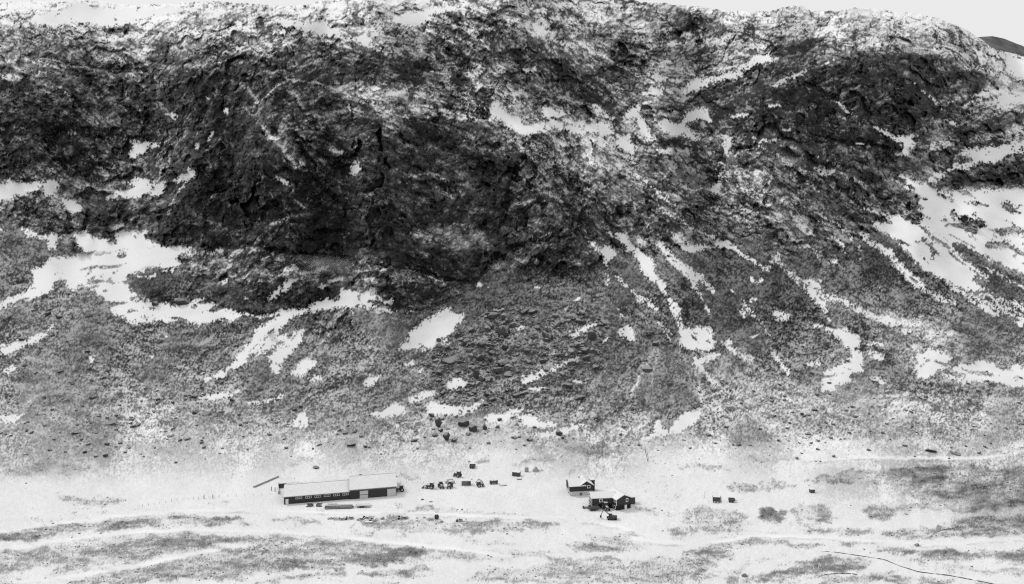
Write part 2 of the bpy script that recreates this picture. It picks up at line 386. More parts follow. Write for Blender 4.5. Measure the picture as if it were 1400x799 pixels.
SNOW = """A|515,575;600,570;648,575;650,590;590,605;560,635;530,635;520,615;535,595
A|665,462;690,458;725,468;715,485;690,480
A|0,310;60,305;90,315;50,325;0,322
A|270,532;300,530;320,543;280,545
A|780,580;805,575;812,600;795,615;785,600
A|840,560;868,520;860,545;845,575
A|900,445;918,432;920,465;905,455
A|828,390;855,402;840,407
A|700,735;735,705;760,685;790,680;795,705;770,725;745,745;740,730;715,745
A|-200,750;60,738;130,730;190,740;240,735;235,765;245,800;190,800;170,770;130,765;90,790;60,800;-200,900
A|430,790;480,770;540,755;520,735;570,720;620,740;670,735;675,760;640,790;600,790;560,800;430,800
A|1110,85;1160,70;1220,90;1300,90;1335,70;1335,110;1391,130;1391,150;1300,140;1200,120;1140,100
A|915,205;990,185;960,210;925,215
A|560,205;620,195;590,210
A|1140,720;1175,745;1160,760;1125,730
A|300,20;420,30;640,25;760,20;820,40;700,60;600,70;520,100;420,110;320,90;200,110;100,90;160,60
B|610,420;640,412;660,450;700,460;740,490;800,495;850,485;920,500;980,495;1030,500;1090,500;1110,530;1090,550;1030,540;960,545;900,520;850,520;790,530;770,560;740,545;690,520;640,490;605,460
B|815,425;850,430;915,455;905,470;860,475;820,475
B|1020,425;1058,422;1055,455;1040,470;1025,450
B|1140,475;1175,435;1230,420;1220,460;1240,500;1280,570;1250,575;1215,520;1190,490
B|1125,545;1150,540;1185,545;1185,580;1200,600;1180,630;1155,610;1120,595
B|1265,595;1300,610;1345,605;1340,625;1290,625
B|1215,375;1260,350;1310,370;1300,390;1240,390
B|1230,290;1290,300;1330,320;1391,320;1391,335;1310,330;1290,350;1255,310
B|1240,260;1340,240;1330,260;1260,268
B|210,75;260,50;340,40;370,30;460,25;480,40;400,50;365,65;350,95;280,105;220,100
B|0,150;80,145;165,125;180,145;130,150;120,170;180,205;220,215;190,220;100,190;60,165;0,160
B|45,655;65,645;80,655;85,690;60,720;40,700
B|735,275;790,265;800,290;760,295
B|825,625;870,635;840,640
B|1290,480;1391,500;1391,560;1320,540;1290,510
C|0,490;40,450;90,432;130,480;140,500;100,490;50,490;20,510;60,550;100,570;50,570;0,540
C|0,380;60,320;130,310;200,290;265,288;260,310;210,320;140,330;90,350;40,375
C|225,280;280,240;350,215;370,230;410,235;360,255;300,260;250,290
C|370,350;440,310;490,285;545,278;510,295;440,325;390,360
C|170,545;215,560;210,600;190,610;195,640;180,630
C|190,480;240,460;285,455;270,475;220,478
C|285,572;340,568;410,573;350,582
C|745,505;780,510;830,530;890,548;940,540;975,550;935,560;960,600;915,625;860,625;900,600;905,575;860,560;800,530
C|690,570;760,586;740,592
C|1000,605;1040,570;1110,570;1125,590;1080,600;1050,610
C|620,415;640,412;700,460;690,465;650,435
C|540,680;580,675;600,690;630,685;615,710;570,715
C|1000,740;1030,700;1090,690;1110,665;1190,650;1180,640;1130,630;1160,600;1280,590;1360,570;1570,560;1570,620;1330,625;1290,640;1270,665;1200,660;1150,690;1080,700;1040,740
C|840,725;900,712;960,735;1000,740;1060,780;1140,760;1570,750;1570,799;960,799;910,760
C|1265,390;1320,385;1391,375;1571,375;1571,415;1340,425;1320,450;1290,440
C|1340,505;1370,505;1391,520;1391,545;1360,535
C|1270,200;1310,215;1391,240;1570,240;1570,400;1391,330;1310,290;1320,260
C|410,520;455,512;440,530
C|1085,490;1110,492;1115,515;1095,505
C|510,730;545,768;530,762
C|110,775;150,735;165,735;155,795;130,780
C|1160,575;1230,563;1200,574
C|585,120;640,110;660,118;610,130
C|350,430;400,420;410,428;360,440
D|-200,0;75,0;60,20;30,15;0,40;-200,80
D|240,5;260,20;300,25;345,60;320,80;260,70;250,40
D|-100,130;20,145;40,155;-100,150
D|75,135;110,140;150,160;200,165;265,170;225,200;230,235;200,240;180,215;190,190;110,175;100,150
D|-200,540;0,440;60,420;120,370;135,330;125,310;180,290;200,260;260,255;310,250;335,240;320,200;290,160;340,140;355,160;375,180;420,180;470,195;465,155;590,150;610,190;660,210;740,215;785,215;780,230;830,230;905,222;890,235;800,250;715,265;740,290;700,310;660,320;640,290;590,300;590,320;640,330;560,345;515,350;520,380;560,410;600,430;615,450;640,440;665,440;690,455;740,445;780,430;830,425;870,440;890,460;950,475;1020,495;1080,480;1170,465;1240,460;1300,430;1395,425;1395,465;1320,470;1260,480;1200,495;1130,490;1060,500;980,500;960,520;900,510;860,520;800,530;740,510;690,520;620,520;560,530;520,515;500,495;450,485;430,460;420,430;370,390;340,385;300,390;250,370;270,350;220,370;200,400;130,420;60,455;0,475;-200,600
D|800,770;860,730;920,700;960,660;1000,620;1020,570;1060,530;1100,510;1150,490;1190,495;1130,550;1160,580;1110,620;1080,640;1010,680;960,700;900,740;850,760
D|1085,660;1130,620;1160,580;1200,545;1243,550;1240,580;1200,620;1170,650;1140,690;1120,735;1100,720
D|1165,730;1200,700;1240,660;1280,680;1270,705;1230,740;1190,742
D|1240,745;1290,732;1310,745;1300,757;1250,757
D|360,640;390,640;380,680;362,685
D|0,620;60,600;130,570;180,560;200,530;240,520;200,560;160,590;90,620;40,650;0,660
D|10,710;50,690;65,705;20,735
D|595,655;625,650;615,665
D|655,578;690,575;680,582
D|1100,440;1090,410;1130,385;1170,360;1190,320;1230,310;1270,315;1300,290;1340,290;1310,320;1250,325;1220,350;1190,380;1140,400
D|1290,370;1340,345;1391,335;1391,350;1330,360;1300,385
D|890,350;925,340;930,350;900,375
D|980,420;1010,420;1000,435
E|0,390;30,385;90,400;130,380;150,420;230,430;210,445;150,430;110,440;180,465;240,475;330,470;300,475;200,475;150,490;155,465;100,470;90,450;50,480;50,540;40,470;20,455;0,455
E|225,635;260,590;300,550;340,510;400,475;440,455;450,480;505,488;510,505;480,530;470,560;430,590;440,620;390,610;340,640;290,625;250,640
E|550,375;570,355;575,375;630,370;600,380
E|995,195;1025,195;1050,220;1075,205;1120,225;1110,250;1085,275;1070,255;1050,240;1020,215
E|1120,150;1150,155;1170,190;1200,220;1250,250;1275,270;1275,320;1310,350;1325,390;1320,405;1290,390;1250,350;1215,300;1205,270;1150,225;1125,190
E|1330,415;1360,440;1380,470;1375,515;1391,550;1391,600;1370,570;1360,510;1330,450
E|1250,170;1290,195;1340,240;1391,290;1391,330;1350,300;1320,250;1280,220;1255,200
E|1345,170;1370,150;1391,180;1391,220;1360,200
E|1075,325;1090,330;1095,375;1075,370
E|1130,545;1160,535;1185,560;1190,600;1160,590;1130,570
E|915,560;960,550;1010,530;1045,525;1020,545;990,560;960,578;930,575
E|1050,600;1090,575;1080,595;1060,605
E|720,760;730,730;790,715;850,705;900,680;960,660;985,650;950,680;880,705;800,745;760,765
E|760,790;850,770;800,799;760,799
E|940,435;975,415;970,430;945,440
E|890,460;925,455;915,472
E|620,466;690,464;640,479
E|710,540;750,530;745,545;715,552
E|260,690;290,670;300,690;270,700
E|310,720;340,700;350,720;320,730
E|90,770;120,735;170,735;130,780;100,785
E|430,760;480,740;520,760;500,785;420,790
E|940,760;990,740;1015,745;980,765
E|780,376;815,380;810,390
F|0,200;30,210;85,200;90,210;60,235;30,240;0,225
F|0,280;50,310;90,320;100,350;130,380;135,405;110,380;80,350;60,360;90,420;120,490;130,505;110,480;70,390;40,350;0,330
F|60,140;95,150;130,180;190,190;210,215;260,240;265,265;225,225;175,210;120,190;85,165
F|0,545;60,545;120,530;130,600;135,630;90,640;30,635;0,610
F|60,660;100,660;170,640;150,665;90,690;120,735;160,760;165,785;130,770;80,720;50,680
F|160,590;200,595;230,635;300,660;290,685;230,660;190,630
F|275,325;300,345;345,350;320,365;275,355
F|275,425;300,415;310,430;285,438
F|240,455;255,455;260,495;245,495
F|345,480;390,475;440,490;440,520;370,515;400,500
F|280,575;330,568;290,585
F|360,640;380,640;400,670;445,710;435,745;400,690;370,660
F|370,245;400,240;412,285;390,280
F|440,330;480,340;530,345;570,345;560,400;585,430;600,490;575,460;540,420;500,385;465,345
F|580,370;600,400;650,420;690,445;760,470;800,500;850,490;870,510;940,515;955,535;900,530;860,540;800,525;750,500;700,465;640,435;600,420
F|890,550;930,545;935,570;905,565
F|530,535;560,530;600,545;660,540;720,570;745,600;700,625;740,650;745,720;700,720;690,740;720,760;640,770;620,799;570,799;570,740;600,710;650,680;695,655;690,640;660,600;610,560
F|745,605;820,598;820,615;760,615
F|755,635;830,650;820,675;770,660
F|765,740;810,740;840,765;820,775
F|500,690;560,670;570,695;510,700
F|905,625;940,605;960,640;1010,635;1080,645;1110,665;1095,685;1060,680;1080,695;1150,690;1200,675;1300,680;1391,695;1570,700;1570,800;1391,790;1300,770;1200,755;1150,765;1090,755;1050,735;1060,710;1010,745;960,740;930,700;960,680;920,650
F|1000,575;1060,578;1100,560;1090,582
F|725,155;760,165;790,200;850,230;900,280;940,320;970,355;1010,395;1060,420;1110,450;1060,440;1000,410;940,370;890,310;850,260;780,215;745,185
F|715,45;760,60;790,75;860,85;900,80;985,90;960,40;960,0;1570,0;1570,360;1391,320;1330,300;1250,260;1180,220;1130,200;1090,205;1120,240;1160,280;1230,320;1250,355;1200,340;1180,350;1270,410;1391,450;1391,475;1300,430;1230,390;1190,400;1120,370;1060,340;1000,310;950,270;900,220;860,175;800,145;760,110;870,125;820,90;760,70
F|1170,435;1220,445;1290,490;1250,490;1200,465
F|605,168;630,168;675,220;660,218
F|590,263;640,268;630,287
F|1350,515;1391,513;1391,545
F|460,10;490,20;480,28
H|110,115;180,90;220,60;260,75;270,110;200,125;130,125
H|270,55;300,30;390,10;380,30;300,60
H|340,80;370,60;440,70;500,70;600,50;590,75;540,85;500,110;420,110;360,115
H|580,125;640,105;700,90;760,80;740,95;700,115;680,140;600,150
H|700,110;780,120;880,150;880,165;760,160
H|740,195;850,180;980,150;1000,155;900,200;800,210
H|1275,140;1300,130;1315,165;1330,175;1391,105;1391,185;1310,195;1240,215;1200,220;1280,185
H|1391,105;1440,85;1480,75;1460,120;1420,160;1391,185
H|200,150;290,138;230,160
G|800,45;900,15;990,10;960,30;860,50
G|970,55;1060,55;1160,25;1130,50;1030,72
G|1190,160;1200,110;1250,80;1240,110;1260,140;1240,165
G|0,110;100,105;60,140;0,150"""
SLINE = """A 6|840,240;930,205;1010,170
A 5|1020,450;1080,400;1150,350;1180,330
A 6|1230,330;1300,340;1391,370
A 8|1150,590;1165,550
A 7|560,210;520,150;620,120;760,130
B 10|1290,345;1391,420
B 8|480,35;640,75;780,115;850,150
B 7|290,430;370,430;480,465;560,490
B 5|340,390;450,375;560,440;610,480
B 4|140,400;220,385
B 8|660,500;760,590;800,610
B 6|80,360;130,330
B 6|0,370;60,360
B 5|340,300;380,290;460,350
B 7|1180,640;1020,620;960,600
C 10|150,735;190,700;215,710
C 8|415,655;490,690;540,700
C 6|520,620;600,650;640,670
C 11|1150,430;1250,380
C 5|560,270;700,200
C 6|60,160;160,165;240,150
C 7|270,610;330,590;410,640
E 15|1120,330;1170,375;1200,410;1230,440;1290,470
E 11|1190,780;1205,740;1235,725
E 14|1290,525;1330,570;1391,620
E 10|1125,465;1145,500
E 8|1150,450;1165,480
E 10|1280,0;1290,60;1391,100
E 4|300,320;420,370;480,405
F 10|410,300;470,330;520,380
F 7|555,230;580,245
F 6|690,280;740,260
F 10|0,110;60,140
F 7|640,600;560,535
F 6|900,390;800,380
H 5|960,210;1100,222
O 14|590,535;640,560;660,640;780,690;840,740;930,780
O 9|660,545;800,545;900,520;970,500
Q 8|100,245;180,300
Q 9|210,290;280,350
Q 7|190,450;240,500;330,540
Q 8|350,460;410,520;500,520;600,590;640,640
Q 7|300,710;360,750
Q 10|420,50;520,65
Q 14|40,125;110,115
U 9|210,25;250,50;262,95
U 8|255,110;262,140
U 9|300,120;340,165;400,205
U 15|330,40;370,90;400,130;420,160
U 11|430,180;450,220;460,240
U 14|390,20;430,70;490,120
U 6|500,130;520,170;530,200;560,240
U 6|520,110;550,160
U 10|450,10;520,40;560,30;600,30;640,60
U 9|640,60;690,100;720,70;760,110;800,150;850,200;865,240
U 9|830,120;850,170;900,190;950,215
U 6|875,0;910,40;915,60
U 13|960,10;1030,50;1100,120;1150,165;1220,195
U 14|1040,10;1150,90;1200,140;1300,190;1400,230
U 11|1250,185;1330,220
U 8|1180,120;1260,150;1380,210
U 8|1300,90;1400,150
U 8|620,195;632,225
U 6|1130,280;1200,270
U 6|770,20;830,50;840,70
U 9|860,70;890,80
U 6|600,150;680,240;720,290
U 7|260,0;300,20;380,10
R 7|330,470;420,540;470,600
R 6|560,470;640,520;700,560
R 6|820,560;900,620;960,690
R 7|1100,230;1180,300
R 6|540,620;620,690
Q 6|450,0;520,40
Q 8|0,200;60,215"""
hard = np.zeros((N, W))
for ln in SNOW.split('\n'):
    c, ps = ln.split('|'); q_ = cv(c, pl(ps)); fill(q_, hard, 1.0, .65 if np.ptp(q_[:, 0]) < 40 else 1.0)
for ln in SLINE.split('\n'):
    hd, ps = ln.split('|'); c, w = hd.split()
    stroke(cv(c, pl(ps)), float(w) * CR[c][2], hard, .7)
ISL = """F|975,180;990,178;1000,205;985,210
F|1005,225;1030,220;1052,245;1030,250
F|1100,75;1115,60;1130,90;1110,110
F|1130,110;1160,95;1175,120;1230,100;1240,135;1200,145;1160,155
F|1225,205;1270,190;1350,205;1370,225;1300,220;1240,220
F|1295,50;1330,30;1350,55;1391,80;1340,75
F|1250,145;1340,130;1391,150;1391,170;1300,165
F|950,90;985,95;970,115;950,115
F|1045,715;1100,707;1160,740;1110,747
F|1060,130;1080,120;1085,140
F|760,180;790,185;785,195
F|485,350;510,365;500,375
D|510,340;560,315;550,345;520,352
D|525,415;580,410;575,430;530,430
D|470,245;510,240;525,258;490,262
D|612,435;630,430;638,450;618,455
D|455,310;470,312;468,322;455,322
D|215,350;280,345;240,375;205,378
D|550,325;640,290;660,300;640,320;560,340
C|1040,590;1060,580;1075,600
C|1390,430;1330,450;1391,470"""
isl = np.zeros((N, W))
for ln in ISL.split('\n'):
    c, ps = ln.split('|'); fill(cv(c, pl(ps)), isl, 1.0)
hard = hard * (1 - isl)
hard = blur(hard, .8)
spk = fractal(2.0, 12, 1.0, seed=41)
mountain_zone = sstep(620, 570, GY)
# rubble sticking out of the thin margins of the snow patches
edge_in = blur(hard, 4.0)
mg = np.clip(1 - np.abs(edge_in - .5) * 2.0, 0, 1)
hs = hard + (.16 * spk + .14 * F1) * mg * 1.6 + .30 * mg * W1 - .55 * mg * (TA[2] > .78) * (TA[3] > .35) - .6 * (TA[2] > .965) * (TA[3] > .5) * (edge_in < .995)
LSW = streaks(3.0, 26, 28)
zr_ = sstep(1170, 1230, GX) * sstep(225, 250, GY) * sstep(430, 390, GY) + .6 * sstep(300, 420, GY) * sstep(560, 500, GY) + .35
hs = hs - .9 * np.clip(zr_, 0, 1) * sstep(1.25, 1.7, LSW + .35 * F10 + .25 * W1)
SN = sstep(.42, .58, hs)

# heath and grass showing through on the valley floor
GR = """G .55|-60,600;100,580;250,560;400,545;500,530;700,525;840,520;950,530;1030,545;990,560;940,555;880,560;800,560;700,570;620,575;500,580;380,590;250,600;130,620;-60,625
G .4|1100,535;1200,530;1320,545;1340,560;1290,565;1200,550;1110,545
G .4|-60,675;150,650;300,625;450,605;600,598;760,598;900,605;1100,605;1396,620;1396,680;1100,640;1020,628;900,640;700,680;550,705;400,730;250,760;200,750;300,700;200,720;120,745;60,760;-60,780
G .45|230,799;400,760;560,730;720,700;860,670;1010,640;1200,630;1396,650;1396,740;1200,745;1050,760;950,790;800,770;600,790;500,799
G .5|1000,799;1100,780;1250,765;1396,745;1396,765;1280,780;1150,790;1090,799
G .25|1170,290;1280,290;1260,315;1180,315
G .2|830,470;900,450;940,470;850,490
G .18|350,470;600,480;560,500;420,490;250,480
G .2|0,330;200,290;400,320;260,350;100,370;0,350
G .2|400,220;700,230;820,270;640,290;480,250
G .45|1280,490;1396,490;1396,500;1290,503
G .35|140,430;140,430;540,455;450,475;300,470
H .35|250,495;330,485;480,495;620,500;780,515;760,525;600,520;400,510;270,505
H .3|190,495;220,475;270,460;250,480
H .35|60,540;160,520;300,530;350,540;500,545;650,535;800,545;900,560;820,570;700,575;560,590;440,600;300,590;180,580;110,560
H .55|-20,620;100,625;200,645;300,650;380,670;300,690;200,710;120,720;-20,700
H .5|80,750;200,735;320,730;390,745;300,760;180,770;90,768
H .25|350,650;500,655;640,655;740,690;700,720;500,700;420,680
H .33|820,680;950,690;1100,690;1250,690;1396,680;1396,799;700,799;500,760;600,740;700,730;850,710
H .5|900,635;1000,640;1150,645;1160,660;1050,660;950,650
H .35|980,605;1100,600;1200,580;1225,590;1180,620;1200,640;1120,635;1010,620
H .5|1330,560;1396,560;1396,620;1350,610;1330,590
H .25|1180,490;1260,480;1340,510;1380,525;1300,530;1200,510
H .2|900,535;1000,530;1060,545;960,552
H .3|690,315;740,285;780,260;860,265;890,290;800,305;720,320
H .3|530,305;580,285;610,290;600,310;550,312
H .4|880,235;950,220;1050,230;1130,240;1220,220;1180,235;1130,270;1000,280;930,250
H .15|0,290;60,260;150,235;280,230;400,240;450,265;350,280;200,300;60,310
H .2|900,335;980,330;990,350;920,350
H .35|215,365;320,350;325,375;220,378
H .35|20,475;120,465;130,478;30,482
H .1|1120,360;1391,350;1391,470;1250,430
I .4|180,410;250,385;350,380;480,400;480,415;400,415;330,430;220,430
I .35|500,380;560,350;640,360;760,370;800,385;700,385;560,390
I .38|600,350;800,330;1000,320;1200,320;1600,330;1600,470;1300,490;1200,510;1100,510;1000,500;900,515;820,500;740,490;760,480;900,475;1000,460;870,430;1000,420;1150,400;900,400;800,390;700,370
I .4|740,490;830,480;880,520;830,550;780,540;740,510
I .65|310,500;390,490;420,505;410,540;360,545;330,520
I .3|440,500;500,475;600,485;650,510;640,535;560,540;450,540
I .8|555,520;600,525;615,540;575,545
I .6|40,515;130,525;130,535;50,530
I .25|0,500;100,480;280,520;250,580;120,600;80,580;0,600
I .6|165,550;230,538;250,550;200,562
I .4|470,580;600,575;700,570;780,565;760,580;700,600;600,600;520,592
I .45|820,600;850,580;950,570;1100,560;1150,540;1200,520;1300,525;1600,530;1600,560;1340,600;1280,615;1150,605;1050,610;950,620;860,615
I .4|640,625;720,615;830,622;800,638;700,642
I .5|0,665;100,645;200,625;300,615;420,625;500,632;590,650;500,655;380,645;300,645;200,655;220,680;150,720;100,745;0,770
I .3|170,799;210,740;290,690;240,760;220,799
I .45|310,775;330,750;430,740;480,725;520,690;600,683;700,690;790,710;760,740;650,750;520,755;420,775
I .4|550,799;600,770;720,765;850,745;940,770;930,799
I .5|830,672;1000,662;1140,665;1300,660;1600,660;1600,705;1250,695;1180,685;1000,680;900,678
I .4|960,760;1100,780;1200,799;960,799
I .25|1090,720;1250,730;1391,740;1391,775;1280,770;1150,745
I .6|1010,255;1060,262;1060,272;1020,266
I .7|1100,268;1150,262;1160,272;1120,280
I .3|250,270;420,290;600,290;560,300;300,300
I .3|0,320;150,318;250,330;100,340;0,335
T .3|-60,810;300,805;500,815;300,850;-60,860
T .35|560,810;900,800;1100,815;900,860;600,850
T .35|1150,815;1460,800;1460,850;1200,860"""
GRA = np.zeros((N, W))
for ln in GR.split('\n'):
    hd, ps = ln.split('|'); c, v = hd.split()
    fill(cv(c, pl(ps)), GRA, float(v), 1.6)
FH = .6 * fractal(3, 60, 1.3, 2.2, seed=81) + .8 * fractal(8, 120, 1.4, 2.2, seed=82); GRA = np.maximum(GRA, np.clip(.05 + .07 * FH, 0, .25) * sstep(690, 750, GY) + .05 * sstep(600, 640, GY) * sstep(0, 1.4, FH) * sstep(560, 700, np.abs(GX - 640) * 1.0 + 200)); GRA = blur(GRA, 2.0, 1.0); GRA = GRA * sstep(.02, .22, GRA + .10 * F10 + .06 * L4 + .05 * W1)
# tracks, cut lines
TRK = np.zeros((N, W)); TRE = np.zeros((N, W))
TRACKS = """G|-60,665;200,630;400,602;600,587;800,579;1000,583;1200,592;1396,607
H|0,607;200,628;400,648;560,668;700,690
G|0,790;200,780;420,748;600,716;800,675;1010,636
I|560,300;700,284;900,284;1040,288;1200,288;1300,276;1391,260;1600,235
I|-200,610;0,640;140,630;300,600;600,610;800,625;1000,640;1391,615
G|0,585;200,560;400,530;700,505;1000,500;1396,510
H|0,512;200,505;500,520;900,530;1100,560;1391,640"""
for ln in TRACKS.split('\n'):
    c, ps = ln.split('|'); p = cv(c, pl(ps))
    stroke(p, 4.2, TRK, 1.0, .35); stroke(p + np.array([0, 2.6]), 1.6, TRE, 1.0, .5)
tv = sstep(-.9, .5, fractal(10, 90, 1.2, 4.0, seed=71)); TRK = blur(TRK, 1.1, .9) * (.35 + .65 * tv); TRE = blur(TRE, .6) * sstep(-.2, 1.0, fractal(4, 60, 1.2, 3.0, seed=72))
DARKL = """B .5 9|660,505;740,565;830,645;870,700;930,760;990,799
E .5 10|1120,100;1150,90;1180,60
E .6 14|0,275;100,290;180,300;300,320;440,345;540,365;600,300;680,235;720,215;800,170
E .6 12|940,270;880,300;850,290;800,260
D .7 16|1060,215;1150,235;1391,265
E .5 12|990,190;1040,190;1110,215
E .6 18|600,690;560,700
B .6 30|570,680;700,690;690,799
B .5 12|280,730;430,745;440,770
B .5 8|985,410;1005,350
C .5 12|850,540;870,500
A .5 8|590,520;570,560;520,570
B .5 10|120,95;160,100
B .4 12|450,300;520,330
B .5 9|1110,10
C .4 8|480,330;640,400
K .8 14|620,400;700,420;760,430;850,470
K .7 12|660,340;760,380;860,440;890,480
K .6 12|560,340;640,340
K .6 18|430,150;490,160
K .8 11|930,510;1040,590;1120,640;1200,690;1300,760;1390,790
K .8 24|1150,600;1300,690;1400,680
K .5 6|740,600;770,650;850,600
K .6 8|950,640;1000,600;980,540
M .6 14|1100,60;1250,200;1390,320
M .6 10|420,0;440,60;540,100
N .9 15|800,780;860,690;910,620;1000,590;1080,570;1180,500
N .8 16|1200,520;1290,490
N .8 20|450,680;620,760;780,780
N .8 7|1010,280;1110,200;1230,120
N .8 24|1300,40;1390,110
N .6 8|340,470;420,410;520,380
N .7 10|860,20;820,180
N .6 8|600,70;680,80
N .7 14|820,430;880,380
O .9 24|0,380;80,440;180,560;250,600
O .9 26|390,690;470,640;480,600
O .7 28|0,265;90,250
O .7 20|640,210;820,240
O .6 12|1200,600;1400,650
O .7 10|160,640;130,790
O .5 8|600,640;600,790
E .8 9|200,430;235,468;330,465;430,440;480,410
D .7 10|780,425;870,440;900,465;960,485;1020,492;1080,480;1170,462;1240,452;1290,430
D .6 9|600,420;640,418;690,440
D .5 8|1200,440;1230,400;1290,410
D .6 8|350,90;430,120;440,160
D .5 8|1060,450;1070,400;1060,440
E .5 6|130,400;230,445;400,420"""
DK = np.zeros((N, W))
for ln in DARKL.split('\n'):
    hd, ps = ln.split('|'); c, v, w = hd.split()
    stroke(cv(c, pl(ps)), float(w) * CR[c][2], DK, float(v), 1.5, soft=True)

GRA = GRA * (1 - np.clip(blur(TRK, 3.5, 1.8) * 1.7, 0, 1))
# ------------------------------------------------------------------ relief
yb_l = np.interp(gx, [-60, 0, 60, 140, 200, 300, 330, 520, 640, 720, 800, 900, 960, 1060, 1200, 1400, 1460], [300, 300, 330, 335, 325, 400, 432, 430, 395, 375, 330, 345, 330, 345, 330, 290, 280])[None, :] + 14 * F40 + 8 * F10
RK = np.maximum(sstep(.62, 1.05, S) * sstep(560, 420, GY) * .8, sstep(yb_l + 14, yb_l - 14, GY))      # bare rock face
RS_ = sstep(650, 560, GY) * (1 - RK)                      # scree and dusted slopes
PLN = 1 - np.clip(RK + RS_, 0, 1)
up = lambda a: -(np.roll(a, -1, 0) - a)                   # change going uphill
rough = (.6 + .5 * sstep(-1, 1.2, F40)) * (.55 + .45 * sstep(.5, 1.0, S))
bed = sstep(.9, 2.2, LS2 + .35 * F10) + .8 * sstep(1.1, 2.4, LS + .5 * F10)     # ledges along the bedding
rel = (RK * (1.5 * FB + 6.5 * CA[0] + 1.5 * CA[2] + rough * (3.2 * CB[0] + 1.3 * CB[2] + .6 * RG + 1.05 * CC[0] + .6 * CC[2] + .35 * CD[0] + .25 * CD[2]) + .9 * L9 + .5 * L4 + .25 * LS + .06 * W1
             - 5.0 * CA[4] - 3.2 * CB[4] - 1.5 * CC[4] - .6 * CD[4] + 1.0 * CA[1] + .7 * CB[1] + .3 * CC[1])
       + RS_ * (2.2 * F40 + 1.0 * F10 + .5 * L9 + .25 * L4 + .15 * L2 + .25 * F3 - .9 * TA[3] * TA[2] ** 2 * 1.6 - .7 * TB[3] * TB[2] + .5 * CC[0] * .5)
       + PLN * (1.0 * F40 * sstep(760, 640, GY) + .2 * F10 + .04 * F3 + (GRA * .5) * (.25 * L2 + .6 * F3 + .5 * F1 - .5 * TB[3])))
sm = blur(rel, 7)
rel = rel * (1 - SN) + (sm + .35) * SN - 3.0 * DK * RK * -1
rel = rel + DK * 3.5                                      # cracks and shaded undercuts go in (farther away)
yard = np.zeros((N, W)); fill(np.array(pl('340,650;560,640;760,640;900,655;900,712;760,716;430,718;340,705')), yard, 1.0, 0)
yard = blur(yard, 7)
rel = rel * (1 - .9 * yard)
YDD = YD + rel * (YD / 620.0)
SRx = up(rel)
ledge = nrm(SRx / (blur(np.abs(SRx), 12) + .08))

# ------------------------------------------------------------------ light-dark of the cover (snow dust on rock, with painted light and shade)
Lg = (20 + L0 * 22.2) / 255.0
txk = nrm(.35 * np.clip(ledge, -2.2, 2.6) + .36 * L2 + .26 * L1 + .3 * LS + .3 * L4 + .18 * W1 + .1 * F10 - 1.0 * CA[4] - 1.5 * CB[4] - 1.5 * CC[4] - .8 * CD[4] + .5 * (CB[2] + CC[2] - 1) - .5 * CB[1] - .35 * CC[1] - .4 * CA[1] + .3 * sstep(.9, 2.2, LS2))
txs = nrm(.3 * CC[2] * 1.6 - .5 * CC[1] * sstep(-.5, 1.5, F40) + .5 * np.clip(ledge, -2.2, 2.6) + .6 * (TA[2] - .5) + .8 * (TB[2] - .5) + .2 * F3 + .75 * W1 + .3 * F1 + .12 * F10 + .08 * F40 + .15 * L4 + .18 * L2 + .18 * LS - .3 * TB[1])
txp = nrm(.3 * F3 + .7 * W1 + .4 * F10 + .4 * F1 + .3 * F40)
L7 = streaks(5.5, 60, 27)
pat = nrm(L9 + 1.0 * L7 + .5 * F40 + .9 * blur(L4, 1.2) + .5 * nrm(RG))
def norminv(p):
    p = np.clip(p, .002, .998); q = np.minimum(p, 1 - p); t = np.sqrt(-2 * np.log(q))
    z = t - (2.30753 + .27061 * t) / (1 + .99229 * t + .04481 * t * t)
    return np.where(p < .5, -z, z)
dens = lambda L, lo, hi: np.clip((L - lo) / (hi - lo), .012, .985)
Lg = Lg - .012 * RK * 2; grs = GRA * np.clip(.9 + .22 * FH, 0, 2); Lg = Lg - PLN * np.clip(grs, 0, 1) * .16
# bare rock with snow caught on its ledges, overhang shade painted low on each block
base = .145 + .60 * np.clip(Lg - .15, 0, 1) + .15 * sstep(.5, .85, Lg)
lo = base * (1 + .34 * (CA[2] - .5) + .42 * (CB[2] - .5) + .2 * (CC[2] - .5) - .35 * CA[4] - .45 * CB[4] - .35 * CC[4] + .10 * F10 + .09 * W1 + .10 * L1 + .16 * pat)
hi = np.minimum(np.maximum(Lg * (1 + .15 * pat) + .30, .52), .87)
cdn = np.clip((Lg - base) / (hi - base), .035, .97)
mk = sstep(-.95, 1.05, txk - norminv(1 - cdn))
Lrk = lo + (hi - lo) * mk
# scree and heath under thin snow
am = np.clip(.90 - Lg, 0, .6); am = am * (1 - .45 * sstep(.15, .6, am)) * (1 + .28 * np.clip(F40, -1.5, 1.5)); am = am * (1 - .75 * PLN * sstep(.78, .86, Lg))

lo2 = Lg - (.012 + .46 * am) + .035 * am / .3 * W1; hi2 = np.minimum(Lg + .01 + .54 * am, .885)
cd2 = np.clip((Lg - lo2) / (hi2 - lo2 + 1e-3), .1, .9)
Lg2 = Lg * (1 + .05 * pat * (1 - PLN))
mk2 = sstep(-1.35, 1.35, txs * (1 - PLN) + PLN * txp - norminv(1 - cd2))
Lsc = lo2 + (hi2 - lo2) * mk2 + (Lg2 - Lg) * .9
Lpl = Lsc
Lf = RK * Lrk + RS_ * Lsc + PLN * Lpl
